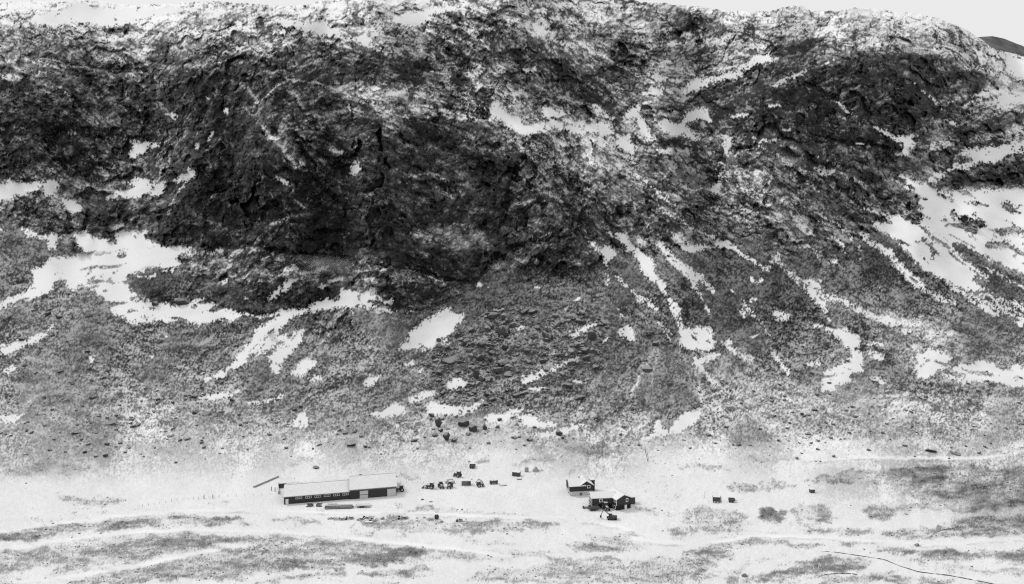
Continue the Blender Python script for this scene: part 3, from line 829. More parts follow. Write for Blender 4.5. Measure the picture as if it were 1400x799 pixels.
# scree speckle and heath speckle
grs = GRA * np.clip(.9 + .22 * FH, 0, 2)
txt_ = nrm(.7 * W1 + .6 * F1 + .35 * L2 + .3 * L1 + .3 * F3 + .25 * FH)
spg = sstep(-.35, .35, txt_ - norminv(1 - np.clip(grs * 1.45, .002, .93))) * sstep(.02, .08, grs)
Lf = Lf - PLN * spg * (.17 + .22 * np.clip(grs, 0, 1))
Lf = Lf - DK * .22 - TRE * .16  # dark cracks, plus shade under cliff and mound painted into the tone
snowL = .885 + .012 * F40 + .008 * L4
Lf = np.where(GY > 600, Lf * (1 - TRK * .85) + TRK * .85 * snowL, Lf)
Lf = Lf * (1 - SN) + SN * snowL
Lf = np.clip(Lf, .10, .90)
# small dark stones strewn over the lower slopes and the floor
st = fractal(1.6, 6, .3, seed=51)
thr = 2.3 + .9 * sstep(640, 700, GY) + 1.2 * sstep(0, 1, PLN) * sstep(620, 720, GY)
Lf = Lf - .34 * (st > thr) * sstep(440, 500, GY) * (1 - SN * .9)
Lf = np.clip(Lf, .10, .90)
lin = lambda c: np.where(c <= .04045, c / 12.92, ((c + .055) / 1.055) ** 2.4)
EXP = (.80 - .27 * sstep(.5, 1.2, S)) * RK + .80 * RS_ + .93 * PLN
EXPs = EXP * (1 - SN) + .99 * SN
ALB = np.clip(lin(np.clip(Lf, .10, .9)) / EXPs, .018, .86)
# ------------------------------------------------------------------ terrain meshes
STEP = globals().get('STEP', 1.0)
xs = np.concatenate([np.arange(-1000, -60, 12.0), np.arange(-60, 1460, STEP), np.arange(1460, 2400, 12.0)])
NR = int(885 / STEP)
xm = np.where(xs < X0, 2 * X0 - xs, xs); xm = np.where(xm > X1, 2 * X1 - xm, xm); xm = np.clip(xm, X0, X1)
yr = ridge_line(xs)
rn = fractal(2, 40, 1.2, seed=61, shape=(4, W + 1))[0]
yr = yr + .7 * np.interp(xm, gx, rn[:W])
fr = np.linspace(0, 1, NR)[:, None]
VY = (YB - .01) + (yr[None, :] - YB) * fr                     # rows from the valley floor to the skyline
def samp(a, x, y):
    fx = np.clip(x - X0, 0, W - 1.001); fy = np.clip(y - YT, 0, N - 1.001)
    i = fx.astype(int); j = fy.astype(int); u = fx - i; v = fy - j
    return (a[j, i] * (1 - u) + a[j, i + 1] * u) * (1 - v) + (a[j + 1, i] * (1 - u) + a[j + 1, i + 1] * u) * v
XM = np.broadcast_to(xm[None, :], VY.shape); XS_ = np.broadcast_to(xs[None, :], VY.shape)
yd = samp(YDD, XM, VY); al = samp(ALB, XM, VY); sn = samp(SN, XM, VY)
P = np.stack([yd * (XS_ - CX) / F, yd, H + yd * (YH - VY) / F], -1)
# near rows, towards the view point and beyond
front = []
for d, z in ((175, -.2), (120, -.5), (60, -.8), (10, -1.0), (-60, -1.0)):
    q = P[0].copy(); q[:, 1] = d; q[:, 0] = 211.0 * (xs - CX) / F; q[:, 2] = z; front.append(q)
back = []
zr = P[-1, :, 2]; yb_ = P[-1, :, 1]
for k, (d, dz) in enumerate(((6, -.6), (20, -2), (60, -5), (160, -10), (400, -30), (900, -90))):
    q = P[-1].copy(); q[:, 0] = (yb_ + d) * (xs - CX) / F; q[:, 1] = yb_ + d; q[:, 2] = zr + dz; back.append(q)
P = np.concatenate([np.array(front[::-1]), P, np.array(back)], 0)
padf = lambda a, f, b: np.concatenate([np.repeat(a[:1], 5, 0) if f is None else np.full((5, a.shape[1]), f), a, np.full((6, a.shape[1]), b)], 0)
al = padf(al, .75, .75); sn = padf(sn, 1., 1.)
rr, cc = al.shape
vyfull = np.concatenate([np.full((5, cc), 900.), VY, np.full((6, cc), -20.)], 0)
j, i = np.meshgrid(np.arange(rr - 1), np.arange(cc - 1), indexing='ij')
quads = np.stack([j * cc + i, j * cc + i + 1, (j + 1) * cc + i + 1, (j + 1) * cc + i], -1)
foot = 598 + 10 * np.sin(xs / 90.0)                            # the slope is taken to begin here
isM = (vyfull < foot[None, :])[:-1, :-1]
def sheet(name, mask, mat):
    q = quads[mask].reshape(-1, 4)
    used, inv = np.unique(q, return_inverse=True)
    me = bpy.data.meshes.new(name)
    me.vertices.add(len(used)); me.vertices.foreach_set('co', P.reshape(-1, 3)[used].astype(np.float32).ravel())
    nq = len(q); me.loops.add(nq * 4); me.polygons.add(nq)
    me.loops.foreach_set('vertex_index', inv.reshape(-1).astype(np.int32))
    me.polygons.foreach_set('loop_start', np.arange(0, nq * 4, 4, dtype=np.int32))
    me.polygons.foreach_set('use_smooth', np.ones(nq, bool))
    for nm, a in (('reflectance', al), ('snow', sn)):
        at_ = me.attributes.new(nm, 'FLOAT', 'POINT'); at_.data.foreach_set('value', a.reshape(-1)[used].astype(np.float32))
    me.update(calc_edges=True)
    me.materials.append(mat)
    o = bpy.data.objects.new(name, me); COL.objects.link(o); o['kind'] = 'structure'
    return o

# ------------------------------------------------------------------ materials
def newmat(name):
    m = bpy.data.materials.new(name); m.use_nodes = True
    nt = m.node_tree; b = nt.nodes['Principled BSDF']
    return m, nt, b
def nd(nt, t, **kw):
    n = nt.nodes.new(t)
    for k, v in kw.items():
        if k in n.inputs: n.inputs[k].default_value = v
        else: setattr(n, k, v)
    return n
def math_(nt, op, a, b=None, c=None, clamp=False):
    n = nt.nodes.new('ShaderNodeMath'); n.operation = op; n.use_clamp = clamp
    for k, v in enumerate((a, b, c)):
        if v is None: continue
        if isinstance(v, (int, float)): n.inputs[k].default_value = v
        else: nt.links.new(v, n.inputs[k])
    return n.outputs[0]
def noise(nt, vec, scale, detail=4, rough=.6):
    n = nt.nodes.new('ShaderNodeTexNoise'); n.inputs['Scale'].default_value = scale
    n.inputs['Detail'].default_value = detail; n.inputs['Roughness'].default_value = rough
    nt.links.new(vec, n.inputs['Vector']); return n.outputs['Fac']
def terrain_mat():
    m, nt, b = newmat('rock_snow_and_heath')
    a = nd(nt, 'ShaderNodeAttribute'); a.attribute_name = 'reflectance'
    s = nd(nt, 'ShaderNodeAttribute'); s.attribute_name = 'snow'
    g = nt.nodes.new('ShaderNodeNewGeometry')
    n1 = noise(nt, g.outputs['Position'], .9, 5, .7); n2 = noise(nt, g.outputs['Position'], .06, 3)
    bare = math_(nt, 'SUBTRACT', 1.0, s.outputs['Fac'], clamp=True)
    k = math_(nt, 'MULTIPLY_ADD', math_(nt, 'SUBTRACT', n1, .5), 1.7, 1.0)
    k2 = math_(nt, 'MULTIPLY_ADD', math_(nt, 'SUBTRACT', n2, .5), .5, 1.0)
    kk = math_(nt, 'MULTIPLY', k, k2)
    dk = math_(nt, 'SUBTRACT', kk, 1.0)
    # the lighter the cover, the less grain it shows
    low = math_(nt, 'SUBTRACT', 1.0, a.outputs['Fac'], clamp=True)
    amt = math_(nt, 'MULTIPLY', math_(nt, 'MULTIPLY', low, bare), .55)
    f = math_(nt, 'MULTIPLY_ADD', dk, amt, 1.0)
    v = math_(nt, 'MULTIPLY', a.outputs['Fac'], f)
    v = math_(nt, 'MAXIMUM', v, .012); v = math_(nt, 'MINIMUM', v, .86)
    cb = nt.nodes.new('ShaderNodeCombineColor')
    for q in range(3): nt.links.new(v, cb.inputs[q])
    nt.links.new(cb.outputs[0], b.inputs['Base Color'])
    b.inputs['Roughness'].default_value = .9
    b.inputs['Specular IOR Level'].default_value = .15
    bp = nt.nodes.new('ShaderNodeBump'); bp.inputs['Distance'].default_value = .5
    nt.links.new(math_(nt, 'MULTIPLY', bare, .25), bp.inputs['Strength'])
    nt.links.new(n1, bp.inputs['Height']); nt.links.new(bp.outputs[0], b.inputs['Normal'])
    return m
TM = terrain_mat()
ground = sheet('ground', ~isM, TM)
mountain = sheet('mountain', isM, TM)

def simple(name, v, rough=.8, noise_amt=.25, scale=2.0, snow_lit_top=0.0, metal=0.0, topv=.72):
    """grey material with grain; snowtop > 0 pales faces that look up: snow, and on stones painted-in light"""
    m, nt, b = newmat(name)
    g = nt.nodes.new('ShaderNodeNewGeometry')
    n1 = noise(nt, g.outputs['Position'], scale, 5, .65)
    f = math_(nt, 'MULTIPLY_ADD', math_(nt, 'SUBTRACT', n1, .5), noise_amt * 3, 1.0)
    c = math_(nt, 'MAXIMUM', math_(nt, 'MULTIPLY', f, v), .008)
    if snow_lit_top > 0:
        sx = nt.nodes.new('ShaderNodeSeparateXYZ'); nt.links.new(g.outputs['Normal'], sx.inputs[0])
        n2 = noise(nt, g.outputs['Position'], scale * 1.7, 3)
        t = math_(nt, 'MULTIPLY_ADD', math_(nt, 'SUBTRACT', n2, .5), .9, sx.outputs['Z'])
        t = math_(nt, 'MULTIPLY', math_(nt, 'SUBTRACT', t, 1 - snow_lit_top), 7.0, clamp=True)
        mx = nt.nodes.new('ShaderNodeMix'); mx.data_type = 'FLOAT'
        nt.links.new(t, mx.inputs[0]); nt.links.new(c, mx.inputs[2]); mx.inputs[3].default_value = topv
        c = mx.outputs[0]
    cb = nt.nodes.new('ShaderNodeCombineColor')
    for q in range(3): nt.links.new(c, cb.inputs[q])
    nt.links.new(cb.outputs[0], b.inputs['Base Color'])
    b.inputs['Roughness'].default_value = rough; b.inputs['Metallic'].default_value = metal
    b.inputs['Specular IOR Level'].default_value = .3
    return m

# ------------------------------------------------------------------ camera, sky, sun
cam = bpy.data.cameras.new('camera'); co = bpy.data.objects.new('camera', cam); COL.objects.link(co)
co.location = (0, 0, H); co.rotation_euler = (math.radians(90), 0, 0)
cam.sensor_width = 36; cam.lens = 36 * F / 1400; cam.shift_y = -(399.5 - YH) / 1400
cam.clip_start = 1; cam.clip_end = 30000
scene.camera = co
SUN_EL, SUN_AZ = math.radians(48), math.radians(-62)          # high, over the left shoulder of the ridge
w = bpy.data.worlds.new('World'); scene.world = w; w.use_nodes = True
nt = w.node_tree; bg = nt.nodes['Background']
sky = nt.nodes.new('ShaderNodeTexSky'); sky.sky_type = 'NISHITA'; sky.sun_disc = False
sky.sun_elevation = SUN_EL; sky.sun_rotation = SUN_AZ; sky.air_density = 1.0; sky.dust_density = 5.0
bw = nt.nodes.new('ShaderNodeRGBToBW'); nt.links.new(sky.outputs[0], bw.inputs[0])
# an even, high overcast: cloud deck brightness added to the desaturated sky
v = math_(nt, 'MULTIPLY_ADD', bw.outputs[0], .06, 8.1)
cb = nt.nodes.new('ShaderNodeCombineColor')
for q in range(3): nt.links.new(v, cb.inputs[q])
nt.links.new(cb.outputs[0], bg.inputs['Color']); bg.inputs['Strength'].default_value = .1
sl = bpy.data.lights.new('sun', 'SUN'); so = bpy.data.objects.new('sun', sl); COL.objects.link(so)
sl.energy = 1.35; sl.angle = math.radians(14); sl.color = (1, 1, 1)
d = Vector((math.sin(SUN_AZ) * math.cos(SUN_EL), math.cos(SUN_AZ) * math.cos(SUN_EL), math.sin(SUN_EL)))
so.rotation_euler = (-d).to_track_quat('-Z', 'Y').to_euler()
scene.view_settings.view_transform = 'Standard'; scene.view_settings.look = 'None'; scene.view_settings.exposure = 0
scene.cycles.max_bounces = 4; scene.cycles.diffuse_bounces = 3
scene.cycles.volume_bounces = 0
scene.cycles.use_denoising = False; scene.cycles.pixel_filter_type = 'BLACKMAN_HARRIS'; scene.cycles.filter_width = 1.2
def gpos(x, y):
    """place on the terrain seen at image pixel (x, y)"""
    yd = float(samp(YDD, np.array([float(x)]), np.array([float(y)]))[0])
    return Vector((yd * (x - CX) / F, yd, H + yd * (YH - y) / F))
# ------------------------------------------------------------------ building blocks
class MB:
    def __init__(s): s.bm = bmesh.new()
    def _add(s, geom, M):
        bmesh.ops.transform(s.bm, matrix=M, verts=geom); return s
    def box(s, c, size, rz=0, rx=0, ry=0):
        r = bmesh.ops.create_cube(s.bm, size=1)['verts']
        M = Matrix.Translation(c) @ Matrix.Rotation(rz, 4, 'Z') @ Matrix.Rotation(ry, 4, 'Y') @ Matrix.Rotation(rx, 4, 'X') @ Matrix.Diagonal((*size, 1))
        return s._add(r, M)
    def cyl(s, a, b, r0, r1=None, n=12):
        a = Vector(a); b = Vector(b); d = b - a
        v = bmesh.ops.create_cone(s.bm, cap_ends=True, segments=n, radius1=r0, radius2=r0 if r1 is None else r1, depth=d.length)['verts']
        return s._add(v, Matrix.Translation((a + b) / 2) @ d.to_track_quat('Z', 'Y').to_matrix().to_4x4())
    def poly(s, pts, thick):
        """closed outline in 3-D pushed by the vector thick"""
        v0 = [s.bm.verts.new(p) for p in pts]; v1 = [s.bm.verts.new(Vector(p) + Vector(thick)) for p in pts]
        n = len(pts); s.bm.faces.new(v0); s.bm.faces.new(v1[::-1])
        for k in range(n): s.bm.faces.new((v0[k], v1[k], v1[(k + 1) % n], v0[(k + 1) % n]))
        return s
    def build(s, name, mat, parent=None, smooth=False):
        bmesh.ops.recalc_face_normals(s.bm, faces=s.bm.faces)
        me = bpy.data.meshes.new(name); s.bm.to_mesh(me); s.bm.free(); me.materials.append(mat)
        if smooth:
            for p in me.polygons: p.use_smooth = True
        o = bpy.data.objects.new(name, me); COL.objects.link(o)
        if parent is not None: o.parent = parent
        return o
def tag(o, label, cat, group=None, kind=None):
    o['label'] = label; o['category'] = cat
    if group: o['group'] = group
    if kind: o['kind'] = kind
    return o
def thing(name, label, cat, loc, rz=0, group=None):
    o = bpy.data.objects.new(name, None); COL.objects.link(o); o.empty_display_size = .5
    o.location = loc; o.rotation_euler = (0, 0, rz)
    return tag(o, label, cat, group)
def copy_tree(o, loc, rz, label, parent=None):
    c = o.copy(); COL.objects.link(c); c.location = loc; c.rotation_euler = (0, 0, rz); c['label'] = label
    for ch in o.children:
        k = ch.copy(); COL.objects.link(k); k.parent = c
        for g in ch.children:
            q = g.copy(); COL.objects.link(q); q.parent = k
    return c
M_ = dict(
    wall=simple('dark_painted_boards', .035, .7, .12, 3), base=simple('pale_concrete_wall', .52, .9, .1, 2),
    darkbase=simple('dark_foundation_wall', .016, .9, .2, 2), white=simple('white_painted_wood', .68, .6, .05, 3),
    roof=simple('snow_on_roof', .74, .9, .035, .5), roofmetal=simple('snow_dusted_sheet_roof', .68, .7, .09, .5),
    glass=simple('dark_window_glass', .03, .2, .1, 1), steel=simple('grey_steel', .2, .5, .2, 4, .25),
    dark=simple('dark_machine_paint', .065, .5, .3, 4, .22), black=simple('black_rubber', .028, .9, .3, 4, .08),
    mid=simple('mid_grey_paint', .14, .6, .15, 3, .15), light=simple('light_grey_sheeting', .4, .6, .1, 3, .3),
    conc=simple('weathered_concrete', .3, .9, .25, 2, .3), wood=simple('grey_weathered_wood', .07, .9, .4, 4, .22),
    skyl=simple('frosted_skylight', .72, .4, .03, 1), sand=simple('grey_gravel', .3, .95, .3, 3, .3),
    rock=simple('dark_rock_lit_dusted_top', .05, .95, .5, .9, .5, topv=.26), rock2=simple('grey_rock', .085, .95, .55, 1.3, .62, topv=.32),  # rock, rock2 and scree tops painted pale as if lit, partly snow dust
    scree=simple('scree_rock', .12, .95, .6, .7, .25, topv=.4), heath=simple('brown_heath', .15, .95, .4, 2, .2), rust=simple('rusty_iron', .055, .8, .4, 4, .22))

# ------------------------------------------------------------------ barn (two halves under one long front)
g0 = gpos(388.3, 690); g1 = gpos(540.7, 677.3)
ang = math.atan2(g1.y - g0.y, g1.x - g0.x)
bz = min(g0.z, g1.z) + .1
barn = thing('barn', 'long dark walled barn in two heights with pale snow covered roofs on the valley floor', 'barn', (g0.x, g0.y, bz), ang)
LA, LB = 27.9, 20.2; WA, WB = 16.0, 18.0; EA, EB = 3.3, 4.2; RA, RB = 5.5, 6.9
def gable(mb, x0, x1, y0, y1, e, r, z0=-1.6):
    ym = (y0 + y1) / 2
    mb.poly([(x0, y0, z0), (x0, y1, z0), (x0, y1, e), (x0, ym, r), (x0, y0, e)], (x1 - x0, 0, 0))
m = MB(); gable(m, 0, LA - .02, 0, WA, EA, RA); gable(m, LA, LA + LB, -.5, WB - .5, EB, RB); m.build('wall', M_['wall'], barn)
def roof(mb, x0, x1, y0, y1, e, r, over=.45, th=.22):
    ym = (y0 + y1) / 2; sl = (r - e) / (ym - y0)
    for (ya, sgn) in ((y0, -1), (y1, 1)):
        p = [(x0 - over, ya + sgn * over, e - sl * over + .03), (x1 + over, ya + sgn * over, e - sl * over + .03), (x1 + over, ym, r + .03), (x0 - over, ym, r + .03)]
        mb.poly(p, (0, 0, th))
m = MB(); roof(m, 0, LA - .5, 0, WA, EA, RA); ra = m.build('roof', M_['roofmetal'], barn)
m = MB(); roof(m, LA + .25, LA + LB, -.5, WB - .5, EB, RB); rb = m.build('roof', M_['roofmetal'], barn)
for k in range(6):
    sl = (RA - EA) / (WA / 2); y = 4.6; z = EA + sl * y + .27
    MB().box((2.6 + k * 4.0, y, z), (1.1, 2.2, .05), rx=math.atan(sl)).build('skylight', M_['skyl'], ra)
for k in range(4):
    sl = (RB - EB) / (WB / 2); y = 5.0; z = EB + sl * (y + .5) + .27
    MB().box((LA + 3.4 + k * 4.4, y, z), (1.1, 2.4, .05), rx=math.atan(sl)).build('skylight', M_['skyl'], rb)
for k in range(6):
    x = 6.2 + k * 3.98
    fo = MB().box((x, -.05, 2.25), (2.7, .1, .95)).build('window', M_['white'], barn)
    mm = MB()
    for q in (-.86, 0, .86): mm.box((x + q, -.115, 2.25), (.68, .04, .66))
    mm.build('pane', M_['glass'], fo)
dd = MB().box((1.25, -.06, 1.05), (1.2, .12, 2.2)).build('door', M_['white'], barn)
MB().box((1.7, -.14, 1.05), (.08, .06, .2)).build('handle', M_['dark'], dd)
for x, w_, in ((LA + 6.1, 3.6), (LA + LB - 2.0, 3.7)):
    do = MB().box((x, -.56, 1.65), (w_, .12, 3.3)).build('sliding_door', M_['light'] if 0 else M_['base'], barn)
    mm = MB(); mm.box((x, -.65, 1.55 if w_ < 3.65 else 3.2), (w_, .06, .22 if w_ < 3.65 else .1)); mm.build('rail', M_['dark'], do)
MB().box((LA + LB - .02, -.56, 1.9), (.25, .14, 4.0)).build('corner_board', M_['mid'], barn); MB().box((.05, -.05, 1.5), (.2, .14, 3.4)).build('corner_board', M_['mid'], barn)
for xv, y0v, y1v, ev, rv in ((-.5, -.45, WA / 2, EA, RA), (LA - .28, -.95, WB / 2 - .5, EB, RB)):
    MB().poly([(xv, y0v, ev - .32), (xv, y1v, rv - .2), (xv, y1v, rv + .3), (xv, y0v, ev + .14)], (.1, 0, 0)).build('verge_board', M_['mid'], barn)
MB().box((LA / 2 - .4, WA / 2, RA + .3), (LA - .2, .25, .1)).build('ridge_cap', M_['conc'], barn); MB().box((LA + LB / 2 + .1, WB / 2 - .5, RB + .3), (LB, .25, .1)).build('ridge_cap', M_['conc'], barn)
m = MB(); m.box((LA / 2 - .3, -.52, 3.12), (LA, .1, .16)); m.box((LA + LB / 2, -1.02, 3.86), (LB + .6, .1, .16)); m.build('gutter', M_['mid'], barn)

# pens behind the barn
def wall_run(p, q, h, th, name, label, mat, cat='wall'):
    a = gpos(*p); b = gpos(*q); d = b - a; L = math.hypot(d.x, d.y)
    o = thing(name, label, cat, (a.x, a.y, min(a.z, b.z) - .2), math.atan2(d.y, d.x))
    MB().box((L / 2, 0, h / 2), (L, th, h)).build('panel', mat, o)
    m = MB()
    for k in range(int(L / 3) + 1): m.box((k * 3.0, -.2, h / 2 + .1), (.22, .2, h + .2))
    m.build('post', M_['dark'], o)
    return o
wall_run((381, 667.5), (432, 664.5), 2.3, .3, 'yard_wall', 'dark yard wall behind the left half of the low barn roof', M_['wood'])
wall_run((438, 664), (472, 661.5), 2.1, .3, 'yard_wall', 'shorter dark yard wall between the low barn and the higher roof', M_['wood'])
wall_run((381, 676), (380.3, 667.5), 1.5, .25, 'yard_wall', 'short pale wall closing the yard at the left end of the barn', M_['conc'])

# ------------------------------------------------------------------ houses
def window(par, x, y, z, w_, h_, face='front'):
    """window in the wall y = const (front) or x = const (side)"""
    if face == 'front':
        f_ = MB().box((x, y - .05, z), (w_, .1, h_)).build('window', M_['white'], par)
        MB().box((x, y - .115, z), (w_ * .62, .04, h_ * .62)).build('pane', M_['glass'], f_)
    else:
        f_ = MB().box((x - .05, y, z), (.1, w_, h_)).build('window', M_['white'], par)
        MB().box((x - .115, y, z), (.04, w_ * .62, h_ * .62)).build('pane', M_['glass'], f_)
a = gpos(779.4, 678.6)
h1 = thing('house', 'dark timber house on a pale basement, the upper of the two snow roofed houses', 'house', (a.x, a.y, a.z - .3), math.radians(9))
Lh, Wh = 10.6, 7.5; zb, ze, zr_ = 2.2, 4.7, 6.6
MB().box((Lh / 2, Wh / 2, zb / 2 - .6), (Lh - .1, Wh - .1, zb + 1.2)).build('basement', M_['base'], h1)
m = MB(); m.poly([(0, 0, zb), (0, Wh, zb), (0, Wh, ze), (0, Wh / 2, zr_), (0, 0, ze)], (4.6, 0, 0)); m.build('wall', M_['dark'] if 0 else M_['wall'], h1)
m = MB(); m.poly([(4.62, -.02, zb), (Lh, -.02, zb), (Lh, -.02, ze), (Lh - 3.1, -.02, zr_), (4.62, -.02, ze)], (0, Wh, 0)); m.build('gable_wall', M_['wall'], h1)
m = MB()
ym = Wh / 2
for ya, sg in ((0, -1), (Wh, 1)):
    m.poly([(-.4, ya + sg * .4, ze - .18), (7.4, ya + sg * .4, ze - .18), (7.4, ym, zr_ + .03), (-.4, ym, zr_ + .03)], (0, 0, .22))
for xa, xb in ((4.3, 7.5), (Lh + .35, 7.5)):
    m.poly([(xa, -.45, ze - .12), (xa, Wh + .4, ze - .12), (xb, Wh + .4, zr_ + .05), (xb, -.45, zr_ + .05)], (0, 0, .22))
rf = m.build('roof', M_['roof'], h1)
MB().box((5.2, ym + .6, zr_ + .35), (.55, .55, 1.1)).build('chimney', M_['conc'], rf)
window(h1, 8.6, -.02, 4.1, 1.5, 1.4); window(h1, 0, 2.2, 3.6, 1.6, 2.0, 'side'); window(h1, 0, 2.4, 1.2, 1.6, 1.5, 'side')
do = MB().box((5.0, -.03, 1.05), (1.1, .1, 1.2)).build('door', M_['mid'], h1)
MB().box((Lh + 1.0, Wh - 1.6, 2.9), (2.0, 3.0, 5.0)).build('annex', M_['wall'], h1)
MB().box((Lh + 1.0, Wh - 1.6, 5.5), (2.3, 3.4, .2)).build('annex_roof', M_['roof'], h1)

a = gpos(826.5, 695.5)
h2 = thing('house', 'black timber house of two wings with white window frames, the lower of the two houses', 'house', (a.x, a.y, a.z - .2), math.radians(6))
L2_, W2 = 10.5, 5.0; e2, r2 = 4.9, 6.4
m = MB(); m.poly([(-5.6, 0, -1), (-5.6, W2, -1), (-5.6, W2, e2), (-5.6, W2 / 2, r2), (-5.6, 0, e2)], (10.6, 0, 0)); m.build('wall', M_['wall'], h2)
# front wing, turned toward the valley
c_, s_ = math.cos(math.radians(17)), math.sin(math.radians(17))
def wg(x, y, z): return (2.6 + x * c_ - y * s_, 3.2 + x * s_ + y * c_, z)
def wpoly(mb, pts, t): mb.poly([wg(*p) for p in pts], (t[0] * c_ - t[1] * s_, t[0] * s_ + t[1] * c_, t[2]))
m = MB(); wpoly(m, [(0, -6.4, 2.3), (7.2, -6.4, 2.3), (7.2, -6.4, e2), (3.6, -6.4, r2), (0, -6.4, e2)], (0, 8.4, 0)); m.build('gable_wall', M_['wall'], h2)
m = MB(); wpoly(m, [(.08, -6.32, -1), (7.12, -6.32, -1), (7.12, -6.32, 2.29), (.08, -6.32, 2.29)], (0, 8.2, 0)); m.box((-.4, 3.2, 1.1), (10.2, 6.4, 2.2)); m.build('ground_floor', M_['darkbase'], h2)
m = MB()
for ya, sg in ((0, -1), (W2, 1)):
    m.poly([(-6.0, ya + sg * .4, e2 - .2), (5.2, ya + sg * .4, e2 - .2), (5.2, W2 / 2, r2 + .03), (-6.0, W2 / 2, r2 + .03)], (0, 0, .24))
for xa in (-.4, 7.6):
    wpoly(m, [(xa, -6.85, e2 - .17), (3.6, -6.85, r2 + .05), (3.6, 2.2, r2 + .05), (xa, 2.2, e2 - .17)], (0, 0, .24))
m.build('roof', M_['roof'], h2)
window(h2, -5.6, 3.2, 3.7, 2.6, 2.2, 'side'); window(h2, -5.6, 3.2, 1.0, 2.4, 1.7, 'side'); window(h2, -1.6, 0, 3.7, 1.5, 1.4)
MB().box((-5.55, -.06, 2.0), (.18, .14, 6.0)).build('corner_board', M_['white'], h2)
def wwin(par, x, y, z, w_, h_, side=False):
    rz = math.radians(17)
    f_ = MB().box(wg(x - (.05 if side else 0), y - (0 if side else .05), z), (.1, w_, h_) if side else (w_, .1, h_), rz=rz).build('window', M_['white'], par)
    MB().box(wg(x - (.12 if side else 0), y - (0 if side else .12), z), (.04, w_ * .62, h_ * .62) if side else (w_ * .62, .04, h_ * .62), rz=rz).build('pane', M_['glass'], f_)
wwin(h2, 5.2, -6.4, 4.0, 1.2, 1.6); wwin(h2, 0, -5.0, 3.9, 1.3, 1.3, True); wwin(h2, 0, -2.6, 3.9, 1.2, 1.2, True)
wwin(h2, .08, -5.0, 1.3, 1.5, 1.4, True); wwin(h2, .08, -2.9, 1.3, 1.3, 1.2, True)
do = MB().box(wg(4.6, -6.4, 1.0), (1.1, .1, 2.1), rz=math.radians(17)).build('door', M_['white'], h2)
MB().box(wg(0, -6.45, 3.6), (.18, .16, 2.7), rz=math.radians(17)).build('corner_board', M_['white'], h2)
a = gpos(864.5, 689.5)
sh = thing('shed', 'small dark shed with snow on its roof right behind the two winged house', 'shed', (a.x, a.y, a.z - .1), math.radians(8))
MB().box((0, 1.5, 1.4), (2.6, 3, 3.2)).build('wall', M_['dark'], sh); MB().box((0, 1.5, 3.15), (3.0, 3.4, .25)).build('roof', M_['roof'], sh)
MB().box((-.2, -.04, 1.2), (.9, .08, 2.0)).build('door', M_['wood'], sh)

# ------------------------------------------------------------------ machines
def tractor(label, px, py, rz, mat='dark', s=1.0, loader=False):
    a = gpos(px, py)
    t = thing('tractor', label, 'tractor', a, rz, 'farm tractors'); t.scale = (s, s, s)
    m = MB(); m.box((.9, 0, 1.15), (2.0, .9, .85)); m.box((.9, 0, 1.6), (1.8, .7, .12)); m.box((-.6, 0, .95), (1.6, 1.0, .7)); m.build('body', M_[mat], t)
    c = MB().box((-.75, 0, 2.05), (1.5, 1.4, 1.4)).build('cab', M_['glass'], t)
    m = MB(); m.box((-.75, 0, 2.8), (1.75, 1.6, .16)); m.build('cab_roof', M_['light'], c)
    for x in (-1.48, -.02):
        for y in (-.68, .68): MB().box((x, y, 2.05), (.1, .1, 1.45)).build('pillar', M_[mat], c)
    for y in (-.95, .95):
        w_ = MB().cyl((-.9, y - .25, .85), (-.9, y + .25, .85), .88, n=20).build('wheel', M_['black'], t)
        MB().cyl((-.9, y - .28, .85), (-.9, y + .28, .85), .42, n=12).build('rim', M_['light'], w_)
    for y in (-.8, .8):
        w_ = MB().cyl((1.5, y - .18, .55), (1.5, y + .18, .55), .56, n=16).build('wheel', M_['black'], t)
        MB().cyl((1.5, y - .2, .55), (1.5, y + .2, .55), .26, n=10).build('rim', M_['light'], w_)
    MB().cyl((1.3, .25, 1.6), (1.3, .25, 2.5), .07, n=8).build('exhaust', M_['black'], t)
    if loader:
        m = MB()
        for y in (-.55, .55): m.cyl((0, y, 1.4), (2.3, y, 1.3), .1, n=6); m.cyl((2.3, y, 1.3), (3.2, y, .4), .1, n=6)
        m.build('loader_arm', M_['mid'], t); MB().box((3.4, 0, .45), (.6, 2.0, .7), ry=.3).build('bucket', M_['mid'], t)
    return t
tractor('dark tractor with a pale cab top parked at the right end of the barn', 546.5, 672, math.radians(200))
tractor('tractor with a front loader, first in the row right of the barn', 588, 668, math.radians(172), loader=True)
tractor('tractor without a loader, second in the row right of the barn', 603, 667, math.radians(-70), 'mid')
tractor('tractor standing under the pale wrapped bales, third in the row right of the barn', 615, 667, math.radians(-100), 'dark')
tractor('lone dark tractor standing uphill of the grey storage box', 625.5, 652, math.radians(150))
tractor('small tractor parked in the angle of the black house wings', 828.5, 697, math.radians(-75), 'dark', 1.05)
tractor('tractor beside the heap of grey sheeting, right of the storage box', 656.5, 665.5, math.radians(20), 'mid', .9)
